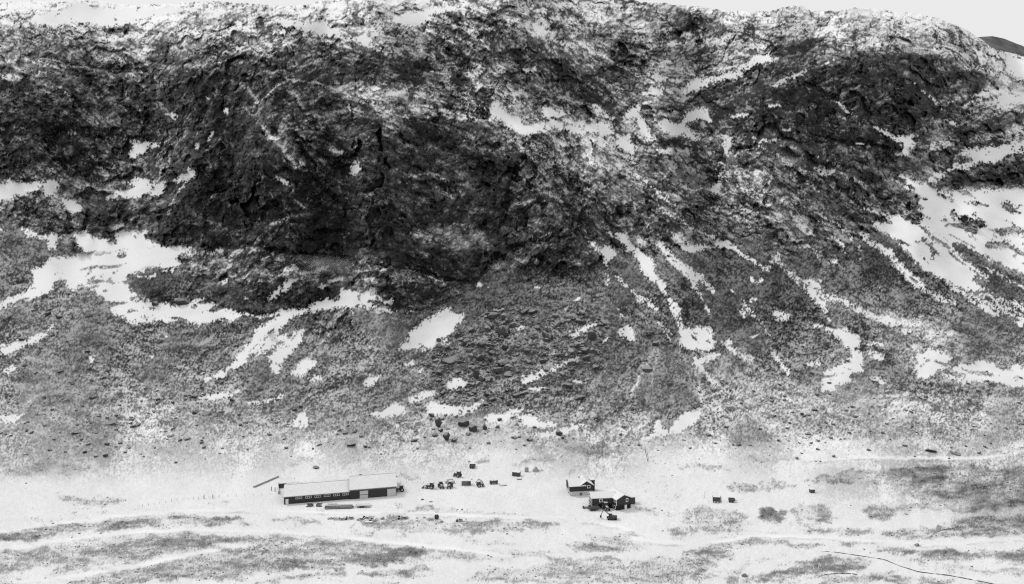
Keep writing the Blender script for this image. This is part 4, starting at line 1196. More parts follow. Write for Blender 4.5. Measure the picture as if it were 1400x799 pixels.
# wheeled excavator
a = gpos(836.5, 710)
ex = thing('excavator', 'dark excavator with its jointed arm raised to the left below the houses', 'excavator', a, math.radians(180))
for y in (-1.0, 1.0):
    m = MB(); m.box((0, y, .45), (3.2, .5, .8)); m.cyl((-1.6, y - .25, .45), (-1.6, y + .25, .45), .42, n=12); m.cyl((1.6, y - .25, .45), (1.6, y + .25, .45), .42, n=12); m.build('crawler_track', M_['black'], ex)
m = MB(); m.box((-.8, 0, 1.5), (2.4, 2.3, 1.1)); m.box((-.1, 0, 1.0), (2.2, 1.6, .3)); m.build('body', M_['dark'], ex)
cb_ = MB().box((.75, .6, 1.95), (1.3, 1.0, 1.6)).build('cab', M_['glass'], ex); MB().box((.75, .6, 2.8), (1.45, 1.15, .12)).build('cab_roof', M_['light'], cb_)
MB().cyl((.9, -.3, 1.6), (3.4, -.3, 3.9), .2, .16, n=8).build('boom', M_['dark'], ex)
MB().cyl((3.3, -.3, 3.95), (4.5, -.3, 1.5), .16, .12, n=8).build('stick', M_['dark'], ex)
m = MB(); m.poly([(4.2, -.7, 1.6), (4.9, -.7, 1.5), (4.8, -.7, .6), (4.3, -.7, .4)], (0, .8, 0)); m.build('bucket', M_['black'], ex)
def trailer(label, px, py, rz, L=5.0, w_=2.2, h=.9, mat='dark', group='trailers and loading decks'):
    a = gpos(px, py); t = thing('trailer', label, 'trailer', a, rz, group)
    MB().box((0, 0, .8), (L, w_, .18)).build('deck', M_['wood'], t)
    m = MB()
    for y in (-w_ / 2, w_ / 2): m.box((0, y, .8 + h / 2), (L, .08, h))
    m.box((-L / 2, 0, .8 + h / 2), (.08, w_, h)); m.build('side_board', M_[mat], t)
    for x in (-.9, .3):
        for y in (-w_ / 2, w_ / 2): MB().cyl((x, y - .14, .42), (x, y + .14, .42), .42, n=14).build('wheel', M_['black'], t)
    m = MB(); m.cyl((L / 2, .5, .7), (L / 2 + 1.3, 0, .6), .06, n=6); m.cyl((L / 2, -.5, .7), (L / 2 + 1.3, 0, .6), .06, n=6); m.build('drawbar', M_['dark'], t)
    return t
trailer('dark trailer loaded low in front of the black house', 811.5, 697.5, math.radians(6), 4.6, 2.2, .9)
trailer('pale framed hay trailer lying below the barn near the log pile', 496, 693.5, math.radians(3), 5.8, 1.8, .25, 'light')
trailer('short dark trailer on the snow right of the roofless frame shed', 1000.5, 686.5, math.radians(-8), 2.8, 1.7, .8)
trailer('dark tipping trailer alone on the upper meadow above the tractors', 646, 640, math.radians(0), 3.0, 1.9, .9)
# storage box, containers, tank
def container(name, label, cat, px, py, rz, L, w_, h, mat, top='roof'):
    a = gpos(px, py); t = thing(name, label, cat, (a.x, a.y, a.z - .05), rz)
    m = MB(); m.box((0, 0, h / 2), (L, w_, h))
    for k in range(int(L / .6) + 1): m.box((-L / 2 + .1 + k * .6, -w_ / 2 - .03, h / 2), (.12, .06, h * .92))
    m.build('body', M_[mat], t); MB().box((0, 0, h + .07), (L + .15, w_ + .15, .14)).build('roof', M_[top], t)
    MB().box((L * .3, -w_ / 2 - .08, h * .45), (L * .22, .06, h * .8)).build('door', M_['wood'] if mat != 'wood' else M_['dark'], t)
    return t
container('storage_box', 'mid grey storage box with flat sides standing between the tractors', 'storage box', 637.5, 663, math.radians(2), 4.3, 2.4, 2.2, 'mid')
container('container', 'dark steel container on the snow left of the round grey tank', 'container', 706, 650.5, math.radians(-18), 3.6, 2.4, 2.0, 'dark')
container('feed_box', 'small dark box hut alone on the white field far right of the houses', 'box', 1110, 673.5, math.radians(5), 1.9, 1.6, 1.6, 'dark')
container('feed_box', 'tiny dark box on the snow uphill of the higher barn roof', 'box', 493, 649.5, 0, 1.0, .8, .6, 'dark')
a = gpos(675, 662)
t = thing('fuel_tank', 'dark cylindrical tank lying on cradles right of the storage box', 'tank', a, math.radians(8))
MB().cyl((-1.9, 0, 1.0), (1.9, 0, 1.0), .75, n=20).build('shell', M_['dark'], t, True)
m = MB()
for x in (-1.3, 1.3): m.box((x, 0, .3), (.25, 1.3, .6))
m.build('cradle', M_['wood'], t); MB().cyl((0, 0, 1.7), (0, 0, 1.95), .25, n=10).build('lid', M_['mid'], t)
a = gpos(720, 645)
t = thing('round_tank', 'upright round grey tank on the meadow left of the pale gravel heap', 'tank', a, 0)
m = MB(); m.cyl((0, 0, 0), (0, 0, 1.7), .95, n=20); m.cyl((0, 0, 1.7), (0, 0, 2.3), .95, .35, n=20); m.build('shell', M_['sand'], t, True); MB().cyl((0, 0, 2.3), (0, 0, 2.5), .2, n=8).build('lid', M_['mid'], t)
def lump(name, mat, par, size, seed, flat=.5):
    r = random.Random(seed); m = MB()
    v = [m.bm.verts.new((r.gauss(0, 1) * size[0] * .3, r.gauss(0, 1) * size[1] * .3, abs(r.gauss(0, 1)) * size[2] * flat)) for _ in range(26)]
    v += [m.bm.verts.new((math.cos(k) * size[0] * .5, math.sin(k) * size[1] * .5, -.3)) for k in np.linspace(0, 6.0, 9)]
    bmesh.ops.convex_hull(m.bm, input=v)
    bmesh.ops.delete(m.bm, geom=[q for q in m.bm.verts if not q.link_faces], context='VERTS')
    return m.build(name, M_[mat], par)
def heap(px, py, rad, h, name, label, cat, mat, seed):
    a = gpos(px, py); r = random.Random(seed); m = MB()
    ring = []
    lev = [(1, 0), (.72, .3), (.4, .68), (.12, .97)]
    for q, (f_, z) in enumerate(lev):
        ring.append([m.bm.verts.new((math.cos(k * .52) * rad * f_ * (1 + r.uniform(-.12, .12)), math.sin(k * .52) * rad * f_ * (1 + r.uniform(-.12, .12)), z * h * (1 + r.uniform(-.08, .08)) - (.3 if q == 0 else 0))) for k in range(12)])
    for q in range(3):
        for k in range(12): m.bm.faces.new((ring[q][k], ring[q][(k + 1) % 12], ring[q + 1][(k + 1) % 12], ring[q + 1][k]))
    m.bm.faces.new(ring[3])
    o = m.build(name, M_[mat]); o.location = a; return tag(o, label, cat)
heap(732.5, 644.5, 1.9, 2.3, 'gravel_heap', 'pointed pale grey gravel heap right of the round tank', 'heap', 'sand', 3)
heap(740, 643.5, 1.3, .8, 'gravel_heap', 'low flat gravel heap touching the pointed one', 'heap', 'sand', 4)
heap(655, 660, 2.1, 1.8, 'sheeting_heap', 'untidy heap of grey sheeting right of the storage box', 'heap', 'conc', 5)
heap(1018, 788, 1.3, 1.0, 'low_bush', 'small dark leafless bush on the snow at the lower edge right of centre', 'bush', 'heath', 8)
# wrapped bales
for k, (px, py) in enumerate(((610.5, 661), (615.5, 660.5), (619.5, 661), (613, 658.5), (617.5, 658.3))):
    a = gpos(px, py); o = MB().cyl((0, -.6, .62), (0, .6, .62), .62, n=16).build('wrapped_bale', M_['light'], None, True)
    o.location = a; o.rotation_euler = (0, 0, k * .5); tag(o, 'pale plastic wrapped round bale behind the third tractor of the row', 'bale', 'wrapped bales behind the tractors')
# planks, logs and scrap below the barn
def pile(label, px, py, n, L, r_, rz, mat, name='log_pile', cat='log pile', bands=True):
    a = gpos(px, py); t = thing(name, label, cat, a, rz); rr_ = random.Random(int(px * 7)); q = 0; lay = 0; left = n
    while left > 0 and lay < 4:
        c = max(1, int(n * .45) - lay)
        for k in range(min(c, left)):
            y = (k - c / 2) * r_ * 2.05; z = r_ + lay * r_ * 1.75; dx = rr_.uniform(-.4, .4)
            MB().cyl((-L / 2 + dx, y, z), (L / 2 + dx, y + rr_.uniform(-.1, .1), z), r_, r_ * .85, n=8).build('log', M_[mat], t)
        left -= c; lay += 1
    return t
pile('long pile of dark poles lying in front of the low barn', 464, 694.5, 12, 11.5, .26, math.radians(4), 'wood')
pile('short bundle of dark poles, left of the small timber stack below the barn', 424, 692.5, 5, 2.6, .22, math.radians(10), 'wood')
pile('small timber stack between the short bundle and the long pole pile', 436.5, 692.5, 6, 2.3, .22, math.radians(0), 'wood')
pile('thin pale poles thrown on top end of the long pole pile', 455, 691.6, 4, 4.0, .14, math.radians(2), 'light')
def scrap(name, label, cat, px, py, L, w_, h, rz, mat='rust', seed=1, wheels=False):
    a = gpos(px, py); t = thing(name, label, cat, a, rz, 'farm implements left along the track'); r = random.Random(seed)
    m = MB(); m.box((0, 0, h * .55), (L, .22, .18)); m.box((0, w_ * .5, h * .5), (L * .9, .16, .16)); m.box((0, -w_ * .5, h * .5), (L * .9, .16, .16))
    for k in range(4): m.box((-L * .4 + k * L * .27, 0, h * .5), (.16, w_, .16))
    m.build('frame', M_[mat], t)
    m = MB()
    for k in range(5):
        x = -L * .42 + k * L * .21; m.cyl((x, r.uniform(-.3, .3), h * .5), (x + r.uniform(-.2, .2), r.uniform(-.5, .5), 0), .07, .05, n=6)
    m.build('tine', M_[mat], t)
    m = MB(); m.cyl((0, 0, h * .5), (r.uniform(-.3, .3), .1, h * 1.5), .1, .06, n=6); m.box((L * .2, 0, h * .8), (L * .3, w_ * .6, h * .5), rz=r.uniform(-.3, .3)); m.build('hitch', M_[mat], t)
    if wheels:
        for y in (-w_ / 2, w_ / 2): MB().cyl((-L * .3, y - .1, .4), (-L * .3, y + .1, .4), .42, n=12).build('wheel', M_['black'], t)
SC = [('harrow', 'low dark harrow at the left end of the implement row along the track', 'harrow', 453, 709.5, 3.2, 1.4, .5, .3, 0),
      ('harrow', 'wide dark harrow with an upright hitch, second in the implement row', 'harrow', 464, 710.5, 4.8, 2.0, .7, 0, 0),
      ('mower', 'dark wheeled mower with a tall hitch, third in the implement row', 'mower', 477.5, 709.8, 3.8, 1.8, .9, .1, 1),
      ('plough', 'dark plough lying aslant, fourth in the implement row', 'plough', 492.5, 711, 3.0, 1.3, .7, .45, 0),
      ('hay_rake', 'dark hay rake just uphill of the plough in the implement row', 'rake', 500, 708.8, 2.8, 1.4, .6, 0, 1),
      ('seed_drill', 'dark seed drill uphill right of the pale slab', 'seed drill', 510, 712.3, 3.0, 1.5, .7, -.2, 1),
      ('cultivator', 'tiny dark cultivator standing apart in the middle of the implement row', 'cultivator', 523, 710, 1.6, 1.0, .8, 0, 0),
      ('hay_turner', 'tangled dark hay turner, the widest implement left of the black round bale', 'hay turner', 550, 709.2, 4.6, 1.9, .9, .1, 1),
      ('hay_rake', 'pale framed rake lying against the black round bale', 'rake', 588, 711, 2.4, 1.4, .7, .2, 0),
      ('plough', 'small dark plough below the black round bale', 'plough', 603.5, 714, 1.5, 1.0, .6, 0, 0),
      ('mower', 'dark compact mower at the right end of the implement row', 'mower', 628, 713, 3.0, 1.4, 1.0, -.05, 1)]
for k, s_i in enumerate(SC): scrap(*s_i[:9], mat='rust' if 'pale' not in s_i[1] else 'steel', seed=k, wheels=bool(s_i[9]))
scrap('hay_turner', 'dark implement lying left of the loaded trailer at the black house', 'hay turner', 800.5, 695, 2.6, 1.2, .7, .1, 'rust', 31, True)
a = gpos(597, 709.8)  # dark disc taken for a tyre, set upright among the implements
t = thing('tractor_tyre', 'black round tyre standing upright on its rim in the implement row', 'bale', a, math.radians(12))
MB().cyl((0, -.45, .9), (0, .45, .9), .92, n=22).build('tyre_rubber', M_['black'], t)
MB().cyl((0, -.5, .9), (0, -.44, .9), .6, n=16).build('tyre_rim', M_['rust'], t)
for nm, lb, px, py, sz, rz, mt in (('concrete_slab', 'pale concrete slab on the snow below the plough', 504, 715, (3.2, 1.3, .45), .05, 'conc'),
                              ('concrete_slab', 'grey slab lying flat right of the cylindrical tank', 688, 664, (3.2, 1.6, .3), .2, 'mid'),
                              ('pallet_stack', 'low dark stack of pallets below the steel container', 710, 655.5, (2.2, 1.3, .45), .1, 'wood'),
                              ('pallet_stack', 'dark pallets on the snow below the tractor row, the left of two', 577.5, 683.5, (1.0, .8, .5), 0, 'rust'),
                              ('pallet_stack', 'dark pallets on the snow below the tractor row, the right of two', 589, 686.5, (1.4, .7, .4), .2, 'rust'),
                              ('pallet_stack', 'dark stack just uphill of the grey storage box', 643, 655.5, (1.8, .7, .35), -.1, 'wood')):
    a = gpos(px, py); t = thing(nm, lb, 'slab' if 'slab' in nm else 'pallets', a, rz)
    m = MB()
    if 'slab' in nm: m.box((0, 0, sz[2] / 2), sz)
    else:
        for k in range(3): m.box((0, 0, .08 + k * sz[2] / 3), (sz[0], sz[1], .06))
        for x in (-.45, 0, .45): m.box((x * sz[0], 0, sz[2] / 2), (.12, sz[1], sz[2]))
    m.build('body', M_[mt], t)
# concrete pipe lying left of the barn
a = gpos(347, 667); b = gpos(380.5, 652.5); d = b - a; L = d.length
o = MB().cyl((0, 0, .45), (L, 0, .45), .45, n=16).build('pipe', M_['conc']); o.location = a; o.rotation_euler = (0, 0, math.atan2(d.y, d.x)); tag(o, 'long pale concrete pipe lying on the snow uphill left of the barn', 'pipe')
# roofless frame shed, poles, fence
a = gpos(980.5, 687)
t = thing('frame_shed', 'roofless shed of upright dark boards on the snow right of the houses', 'shed', a, math.radians(-6))
m = MB()
for k in range(6): m.box((-1.6 + k * .62, -.9, 1.1 - .12 * k), (.4, .1, 2.2 - .24 * k))
m.build('board_wall', M_['wood'], t)
m = MB()
for x, y in ((-1.7, -.9), (-1.7, .9), (1.6, .9), (1.6, -.9)): m.box((x, y, 1.3), (.16, .16, 2.6))
m.box((0, .9, 1.0), (3.3, .1, 1.8)); m.build('frame', M_['dark'], t)
def pole(label, px, py, h, lean, r_, arm=True):
    a = gpos(px, py); t = thing('utility_pole', label, 'pole', a, 0)
    top = Vector((lean, 0, h)); MB().cyl((0, 0, -.3), top, r_, r_ * .7, n=8).build('pole', M_['wood'], t)
    if arm: MB().box(top - Vector((0, 0, .5)), (1.6, .12, .14)).build('cross_arm', M_['wood'], t)
    m = MB().cyl((.5, 0, 0), (lean * .3, 0, h * .7), r_ * .5, n=6) if arm else None
    if m: m.build('stay', M_['wood'], t)
pole('leaning wooden utility pole with a stay on the white slope above the houses', 886, 631, 6.6, -1.7, .17)
pole('thin bare mast on the snow left of the roofless shed', 963.5, 681, 3.0, 0, .06, False)
pole('thin bare mast beside the upper house roof', 807.5, 663, 3.0, 0, .07, False)
fp = None
def fence(pts, n, label, grp):
    P_ = cv('T', pts); seg = np.linspace(0, len(P_) - 1.0001, n)
    for s__ in seg:
        k = int(s__); q = P_[k] + (P_[min(k + 1, len(P_) - 1)] - P_[k]) * (s__ - k); a = gpos(*q)
        o = (fence.proto.copy() if fence.proto else MB().cyl((0, 0, -.2), (0, 0, 1.1), .06, .05, n=6).build('fence_post', M_['wood']))
        if fence.proto: COL.objects.link(o)
        fence.proto = o; o.location = a; o.rotation_euler = (random.uniform(-.1, .1), random.uniform(-.1, .1), 0); o.scale = (1, 1, random.uniform(.75, 1.15))
        tag(o, label, 'fence post', grp)
fence.proto = None
fence([(195, 693), (250, 684), (300, 680), (381, 676)], 22, 'thin wooden post of the fence running left from the barn', 'fence posts left of the barn')
fence([(548, 660), (575, 661), (602, 662)], 8, 'thin wooden post of the fence right of the higher barn', 'fence posts right of the barn')
fence([(482, 653), (520, 650), (548, 648)], 9, 'thin wooden post of the fence behind the higher barn', 'fence posts behind the barn')
fence([(778, 652), (840, 654), (905, 652)], 6, 'thin wooden post on the snow uphill of the houses', 'fence posts above the houses')
for k, (px, py) in enumerate(((279, 682.5), (291, 681.5), (371, 671), (376, 672))):
    a = gpos(px, py); o = MB().cyl((0, 0, -.2), (0, 0, 1.9), .16, .14, n=8).build('gate_post', M_['wood']); o.location = a
    tag(o, ['thick gate post in the left fence, left one of its pair', 'thick gate post in the left fence, right one of its pair', 'thick post near the corner of the barn yard, the left one', 'thick post near the corner of the barn yard, the right one'][k], 'gate post')
# ------------------------------------------------------------------ boulders
def rockmesh(seed, n=22):
    r = random.Random(seed); bm = bmesh.new(); vs = []
    sx, sy, sz = r.uniform(.85, 1.15), r.uniform(.7, 1), r.uniform(.6, .95)
    for _ in range(n):
        v = Vector((r.gauss(0, 1), r.gauss(0, 1), r.gauss(0, 1))).normalized() * r.uniform(.38, .56)
        vs.append(bm.verts.new((v.x * sx, v.y * sy, v.z * sz)))
    bmesh.ops.convex_hull(bm, input=vs)
    bmesh.ops.delete(bm, geom=[q for q in bm.verts if not q.link_faces], context='VERTS')
    bmesh.ops.bevel(bm, geom=list(bm.edges), offset=.03, segments=1, affect='EDGES')
    bmesh.ops.recalc_face_normals(bm, faces=bm.faces)
    me = bpy.data.meshes.new('boulder'); bm.to_mesh(me); bm.free(); return me
RMD = [rockmesh(300 + k) for k in range(12)]; RML = [rockmesh(400 + k) for k in range(12)]
for me in RMD: me.materials.append(M_['rock'])
for me in RML: me.materials.append(M_['rock2'])
rb_ = random.Random(5)
def boulder(px, py, w_, h_, label, group=None, light=False, tilt=.25):
    a = gpos(px, py); k = a.y / F
    o = bpy.data.objects.new('boulder', rb_.choice(RML if light else RMD)); COL.objects.link(o)
    s = w_ * k * 1.12; hz = h_ * k * 1.1
    o.scale = (s * 1.05, s * rb_.uniform(.8, 1.1), hz * 1.55)
    o.rotation_euler = (rb_.uniform(-tilt, tilt), rb_.uniform(-tilt, tilt), rb_.uniform(0, 6.28))
    o.location = a + Vector((0, s * .25, hz * .38))
    return tag(o, label, 'boulder', group)
BIG = [(599, 585, 14, 16, 'tall dark boulder above the jumbled pair at the foot of the scree'),
 (633, 584, 18, 11, 'widest dark boulder of the row at the foot of the scree, sloping to the left'),
 (646, 591, 15, 12, 'square dark boulder just below the widest one at the foot of the scree'),
 (663, 588.5, 7, 12, 'narrow upright boulder right of the square dark boulder'),
 (610.5, 604, 15, 13, 'big dark cracked boulder, lowest at the foot of the scree'),
 (620.5, 605, 9, 7, 'smaller boulder leaning on the lowest cracked boulder'),
 (590, 571, 12, 7, 'slanting dark boulder uphill of the tall one'),
 (683, 576.5, 8, 5, 'small square boulder on snow right of the boulder row'),
 (765, 596, 10.5, 8, 'dark boulder standing alone on the snow, the higher of two'),
 (769, 600.5, 9, 3.5, 'flat dark boulder just below the lone one on the snow'),
 (724, 604, 10, 4.5, 'low rounded boulder on the snow between the foot of the scree and the houses'),
 (704, 600.5, 14, 2.8, 'long flat slab of rock left of the low rounded boulder'),
 (566, 604.5, 10.5, 4.5, 'broken flat boulder on the snow left of the lowest cracked one'),
 (431, 641.5, 9.5, 4.5, 'round dark boulder alone on the snow uphill of the low barn roof'),
 (614, 499, 24, 13, 'broad dark boulder at the lower left edge of the boulder field'),
 (783, 438, 21, 10, 'wide dark boulder near the upper right corner of the boulder field'),
 (810, 465, 17, 14, 'tall boulder beside a snow patch at the right edge of the boulder field'),
 (818, 485, 15, 8, 'dark flat topped boulder below the tall one at the right edge of the field'),
 (776, 530, 19, 9, 'wide dark boulder on the lower right slope under the snow streak'),
 (688, 502, 20, 12, 'broad boulder in the middle of the lower boulder field'),
 (651, 519, 9, 16, 'upright narrow boulder in the lower boulder field'),
 (656, 496, 18, 12, 'blocky boulder right of the broad one at the lower left of the field'),
 (887, 509, 17, 9, 'pale boulder on the debris cone right of the boulder field'),
 (143, 625.5, 9.5, 5, 'dark boulder on the dusted slope far left, largest of its group'),
 (115, 620.5, 7, 5, 'dark round boulder left of the largest one on the far left slope'),
 (245, 418, 26, 12, 'large dark rock wedge standing in the snow band on the left'),
 (211, 418, 8, 9, 'small dark rock standing alone in the snow band on the left'),
 (707, 546, 15, 9, 'dark boulder on the slope below the boulder field, beside the snow strips'),
 (1115, 563, 7, 5, 'dark boulder on the white slope right, largest on that slope'),
 (1255, 747, 7, 3.5, 'lone dark rock on the snow of the valley floor at the right')]
for x, y, w_, h_, lb in BIG: boulder(x, y, w_, h_ * .85, lb, light='pale' in lb)
MEDF = [(688, 462, 15, 12), (800, 485, 12, 8), (789, 477, 10, 7), (637, 473, 14, 8), (691, 480, 11, 7), (750, 467, 10, 8), (681, 512, 14, 8), (658, 475, 12, 7), (675, 437, 15, 9), (717, 431, 14, 7), (729, 431, 12, 7), (898, 474, 12, 6), (889, 461, 12, 7), (697, 516, 20, 6), (647, 541, 9, 6), (792, 548, 13, 6), (680, 585.5, 5, 3), (594, 597, 8, 4), (640, 596, 5, 4), (603, 591, 5, 4), (731, 586.5, 6, 3), (849, 596, 5, 3), (612, 480, 10, 7), (625, 462, 8, 6), (644, 455, 9, 6), (702, 447, 9, 6), (735, 452, 8, 6), (760, 447, 10, 6), (668, 523, 10, 6), (600, 515, 9, 6), (742, 498, 9, 6), (764, 490, 8, 5), (720, 485, 9, 6)]
for b_ in MEDF: boulder(b_[0], b_[1], b_[2] * 1.2, b_[3] * 1.2, 'middle sized dark boulder lying in the boulder field below the dark cliff', 'middle sized boulders of the boulder field')
MEDL = [(471, 594, 10, 4.5), (499, 613, 7, 3.5), (485, 592, 8, 4), (480, 611, 12, 4), (126, 546, 11, 5), (280, 568, 14, 5), (266, 567, 10, 5), (236, 552, 7, 4), (215, 548, 7, 4), (316, 549, 7, 4), (328, 583, 6, 3.5), (145, 609, 7, 4), (101, 594, 11, 4), (264, 545, 8, 5), (67, 617, 5, 3), (158, 612, 5, 2.5), (402, 563, 8, 5), (411, 558, 8, 5), (79, 437, 10, 6), (64, 432, 9, 6), (29, 467, 12, 7), (81, 511, 9, 4), (91, 514, 5, 3), (118, 483, 9, 4), (139, 518, 10, 3), (240, 634, 5, 3), (60, 583, 8, 3), (180, 585, 10, 3), (150, 580, 18, 3.2), (185, 583, 14, 3), (232, 598, 9, 3), (255, 602, 10, 2.5)]
for b_ in MEDL: boulder(*b_, 'dark stone lying loose on the dusted lower slope left of the boulder field', 'loose stones on the left slope')
MEDR = [(1107, 595, 6.5, 3.5), (1097, 568, 5.5, 3.5), (1011, 609.5, 9, 2.8), (969, 596.5, 7, 3.5), (999, 536, 5, 3.5), (1122, 632, 3.5, 2), (1060, 570, 5, 3), (1040, 588, 5, 3), (1065, 604, 6, 3), (1080, 580, 5, 3), (950, 560, 6, 4), (1310, 598, 3, 2), (1275, 619, 16, 3.2), (1308, 622, 14, 3), (1130, 580, 5, 3)]
for b_ in MEDR: boulder(*b_, 'small dark stone on the pale slope right of the debris cone', 'loose stones on the right slope')
def inpoly(x, y, poly):
    c = False; n = len(poly)
    for k in range(n):
        xa, ya = poly[k]; xb, yb = poly[(k + 1) % n]
        if (ya > y) != (yb > y) and x < (xb - xa) * (y - ya) / (yb - ya) + xa: c = not c
    return c
FIELD = pl("590,470;640,450;650,432;690,425;770,425;830,440;850,480;800,520;740,540;690,560;640,570;600,560;560,545;590,520;575,500")
n = 0
while n < 190:
    x, y = rb_.uniform(555, 855), rb_.uniform(424, 572)
    if not inpoly(x, y, FIELD): continue
    if float(samp(SN, np.array([x]), np.array([y]))[0]) > .5 and rb_.random() < .8: continue
    w_ = 4.6 + 8.0 * rb_.random() ** 1.8
    boulder(x, y, w_, w_ * rb_.uniform(.5, .8), 'small dark block among the many stones of the boulder field', 'small blocks of the boulder field', rb_.random() < .5, .5); n += 1

# loose scree too fine to count: one mesh of many small angular stones
def scree(name, label, cat, mat, n, region, smin, smax, snowskip=.9, seed=1, flat=.7):
    r = np.random.RandomState(seed)
    cube = np.array([(-1, -1, -1), (1, -1, -1), (1, 1, -1), (-1, 1, -1), (-1, -1, 1), (1, -1, 1), (1, 1, 1), (-1, 1, 1)], float) * .5
    fc = np.array([(0, 3, 2, 1), (4, 5, 6, 7), (0, 1, 5, 4), (1, 2, 6, 5), (2, 3, 7, 6), (3, 0, 4, 7)])
    x = r.uniform(X0 + 2, X1 - 2, n * 6); y = r.uniform(300, 860, n * 6)
    w_ = region(x, y); keep = r.rand(len(x)) < w_
    x, y = x[keep][:n], y[keep][:n]
    keep = (samp(SN, x, y) < .5) | (r.rand(len(x)) > snowskip); x, y = x[keep], y[keep]; n = len(x)
    yd = samp(YDD, x, y); c = np.stack([yd * (x - CX) / F, yd, H + yd * (YH - y) / F], -1)
    s = (smin + (smax - smin) * r.rand(n) ** 2.5) * yd / F
    v = cube[None] * (1 + r.uniform(-.38, .38, (n, 8, 3)))
    v = v * np.stack([np.ones(n) * 1.2, r.uniform(.7, 1.2, n), flat * r.uniform(.6, 1.1, n)], -1)[:, None, :] * s[:, None, None]
    a = r.uniform(0, 6.28, n); ca, sa = np.cos(a)[:, None], np.sin(a)[:, None]
    t = r.uniform(-.5, .5, n)[:, None]
    vx = v[..., 0] * ca - v[..., 1] * sa; vy = v[..., 0] * sa + v[..., 1] * ca; vz = v[..., 2] + vx * t
    v = np.stack([vx, vy, vz], -1) + c[:, None, :] + np.array([0, 0, 1])[None, None] * (s * .22)[:, None, None]
    me = bpy.data.meshes.new(name)
    f = (fc[None] + (np.arange(n) * 8)[:, None, None]).reshape(-1, 4)
    me.vertices.add(n * 8); me.vertices.foreach_set('co', v.astype(np.float32).ravel())
    me.loops.add(len(f) * 4); me.polygons.add(len(f)); me.loops.foreach_set('vertex_index', f.astype(np.int32).ravel())
    me.polygons.foreach_set('loop_start', np.arange(0, len(f) * 4, 4, dtype=np.int32)); me.update(calc_edges=True)
    me.materials.append(M_[mat]); o = bpy.data.objects.new(name, me); COL.objects.link(o)
    return tag(o, label, cat, None, 'stuff')
fld = np.zeros((N, W)); fill(np.array(FIELD), fld, 1.0, 3.0); fld = blur(fld, 14)
reg1 = lambda x, y: samp(fld, x, y) * .9 + .10 * sstep(400, 480, y) * sstep(640, 590, y) * (samp(RK, x, y) < .5)
scree('scree', 'fine dark scree stones strewn over the slope below the cliffs', 'scree', 'scree', 8000, reg1, 1.1, 3.8, .94, 3)
scree('tussocks', 'low dark heath tussocks poking through the thin snow of the valley floor', 'heath', 'heath', 6000, lambda x, y: samp(GRA, x, y) * sstep(600, 640, y) * 1.2, .7, 2.0, 0, 4, .55)

# ------------------------------------------------------------------ brook and distant hill
def ribbon(name, pts, w0, w1, mat, kind='structure', dz=.05):
    p = cv('I', pts); n = 60; t = np.linspace(0, len(p) - 1.001, n); m = MB(); pr = []
    rr_ = random.Random(3)
    for s__ in t:
        k = int(s__); q = p[k] + (p[k + 1] - p[k]) * (s__ - k); f_ = s__ / (len(p) - 1); w_ = (w0 + (w1 - w0) * f_) * rr_.uniform(.25, 1.5)
        a = gpos(q[0], q[1] - w_ / 2 + rr_.uniform(-.3, .3)); b = gpos(q[0], q[1] + w_ / 2)
        pr.append((m.bm.verts.new(a + Vector((0, 0, dz))), m.bm.verts.new(b + Vector((0, 0, dz)))))
    for k in range(n - 1): m.bm.faces.new((pr[k][0], pr[k][1], pr[k + 1][1], pr[k + 1][0]))
    o = m.build(name, mat); o['kind'] = kind; return o
wat = simple('brook_water', .09, .25, .3, 1)
ribbon('brook', pl("570,665;640,671;700,680;770,690;830,700;890,725;970,750;1040,758;1100,765;1170,779;1230,790;1290,803;1400,830"), .35, 1.1, wat, dz=.12)
ribbon('ditch', pl("555,775;575,763;600,759;650,756;700,757;720,762"), .4, 1.1, wat, dz=.12)
ribbon('ditch', pl("1010,612;1035,590;1070,578;1110,573;1130,562"), .5, 1.0, wat, dz=.12)
hm = simple('dark_far_hillside', .10, .95, .9, .03)
m = MB(); r = np.random.RandomState(9); hv_ = []
nx, ny = 90, 14
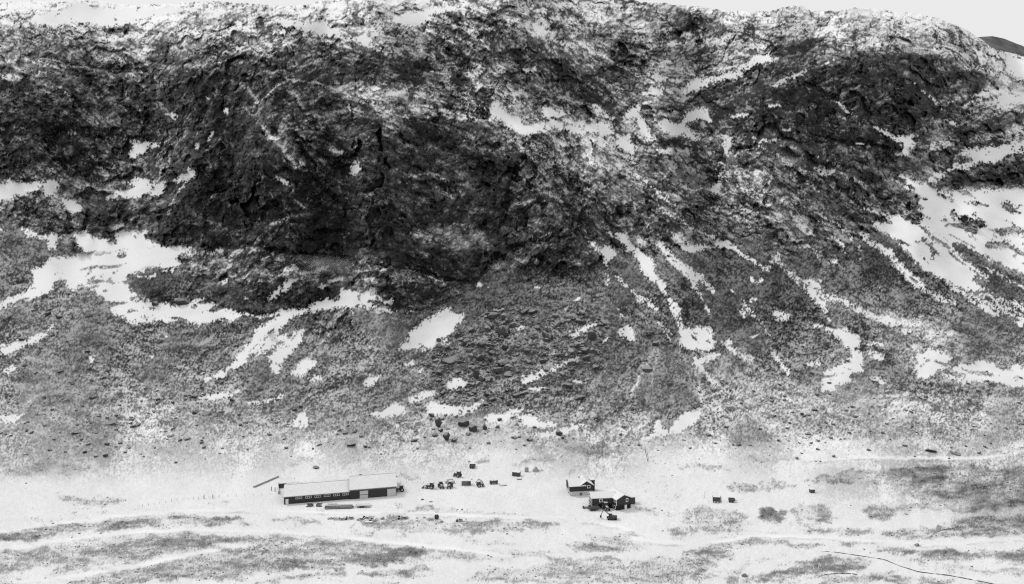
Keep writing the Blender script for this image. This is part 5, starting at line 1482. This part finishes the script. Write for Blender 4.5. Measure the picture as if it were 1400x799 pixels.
for i_ in range(nx):
    x_ = 1285 + i_ * 8.0; row = []
    top = np.interp(x_, [1285, 1330, 1340, 1356, 1379, 1400, 1450, 1600, 2000], [75, 53, 50, 50, 55, 64, 82, 120, 170])
    for k in range(ny):
        f_ = k / (ny - 1); y_ = 130 + (top - 130) * f_; Y_ = 2100 + 350 * f_ + 3 * r.randn()
        if k == ny - 1: y_ += r.uniform(-.8, .8)
        row.append(m.bm.verts.new((Y_ * (x_ - CX) / F, Y_, H + Y_ * (YH - y_) / F)))
    hv_.append(row)
for i_ in range(nx - 1):
    for k in range(ny - 1): m.bm.faces.new((hv_[i_][k], hv_[i_ + 1][k], hv_[i_ + 1][k + 1], hv_[i_][k + 1]))
fh = m.build('far_hill', hm, None, True); fh['kind'] = 'structure'
# wide snow plain reaching out to the horizon under everything
m = MB(); vs = [m.bm.verts.new(p) for p in ((-9000, -9000, -3), (9000, -9000, -3), (9000, 9000, -3), (-9000, 9000, -3))]; m.bm.faces.new(vs)
pn = m.build('snow_plain', simple('open_snow', .75, .9, .05, .01)); pn['kind'] = 'structure'
# thin drifting mist at the foot of the cliff
def mist():
    a = gpos(430, 372); m = MB()
    v = bmesh.ops.create_icosphere(m.bm, subdivisions=4, radius=1)['verts']
    mt = bpy.data.materials.new('drifting_mist_air'); mt.use_nodes = True; nt = mt.node_tree
    nt.nodes.remove(nt.nodes['Principled BSDF']); vs_ = nt.nodes.new('ShaderNodeVolumeScatter'); vs_.inputs['Anisotropy'].default_value = .1
    tc = nt.nodes.new('ShaderNodeTexCoord'); ln = nt.nodes.new('ShaderNodeVectorMath'); ln.operation = 'LENGTH'; nt.links.new(tc.outputs['Object'], ln.inputs[0])
    f_ = math_(nt, 'SUBTRACT', 1.0, ln.outputs['Value'], clamp=True)
    nz = noise(nt, tc.outputs['Object'], 2.5, 3)
    dn = math_(nt, 'MULTIPLY', math_(nt, 'MULTIPLY', f_, nz), .1)
    nt.links.new(dn, vs_.inputs['Density']); nt.links.new(vs_.outputs[0], nt.nodes['Material Output'].inputs['Volume'])
    o = m.build('mist', mt); o.scale = (64, 14, 9); o.location = a + Vector((0, -10, 6)); o.rotation_euler = (0, .04, 0)
    return tag(o, 'thin grey mist drifting at the foot of the dark cliff above the rocky mound', 'mist', None, 'stuff')
mist()
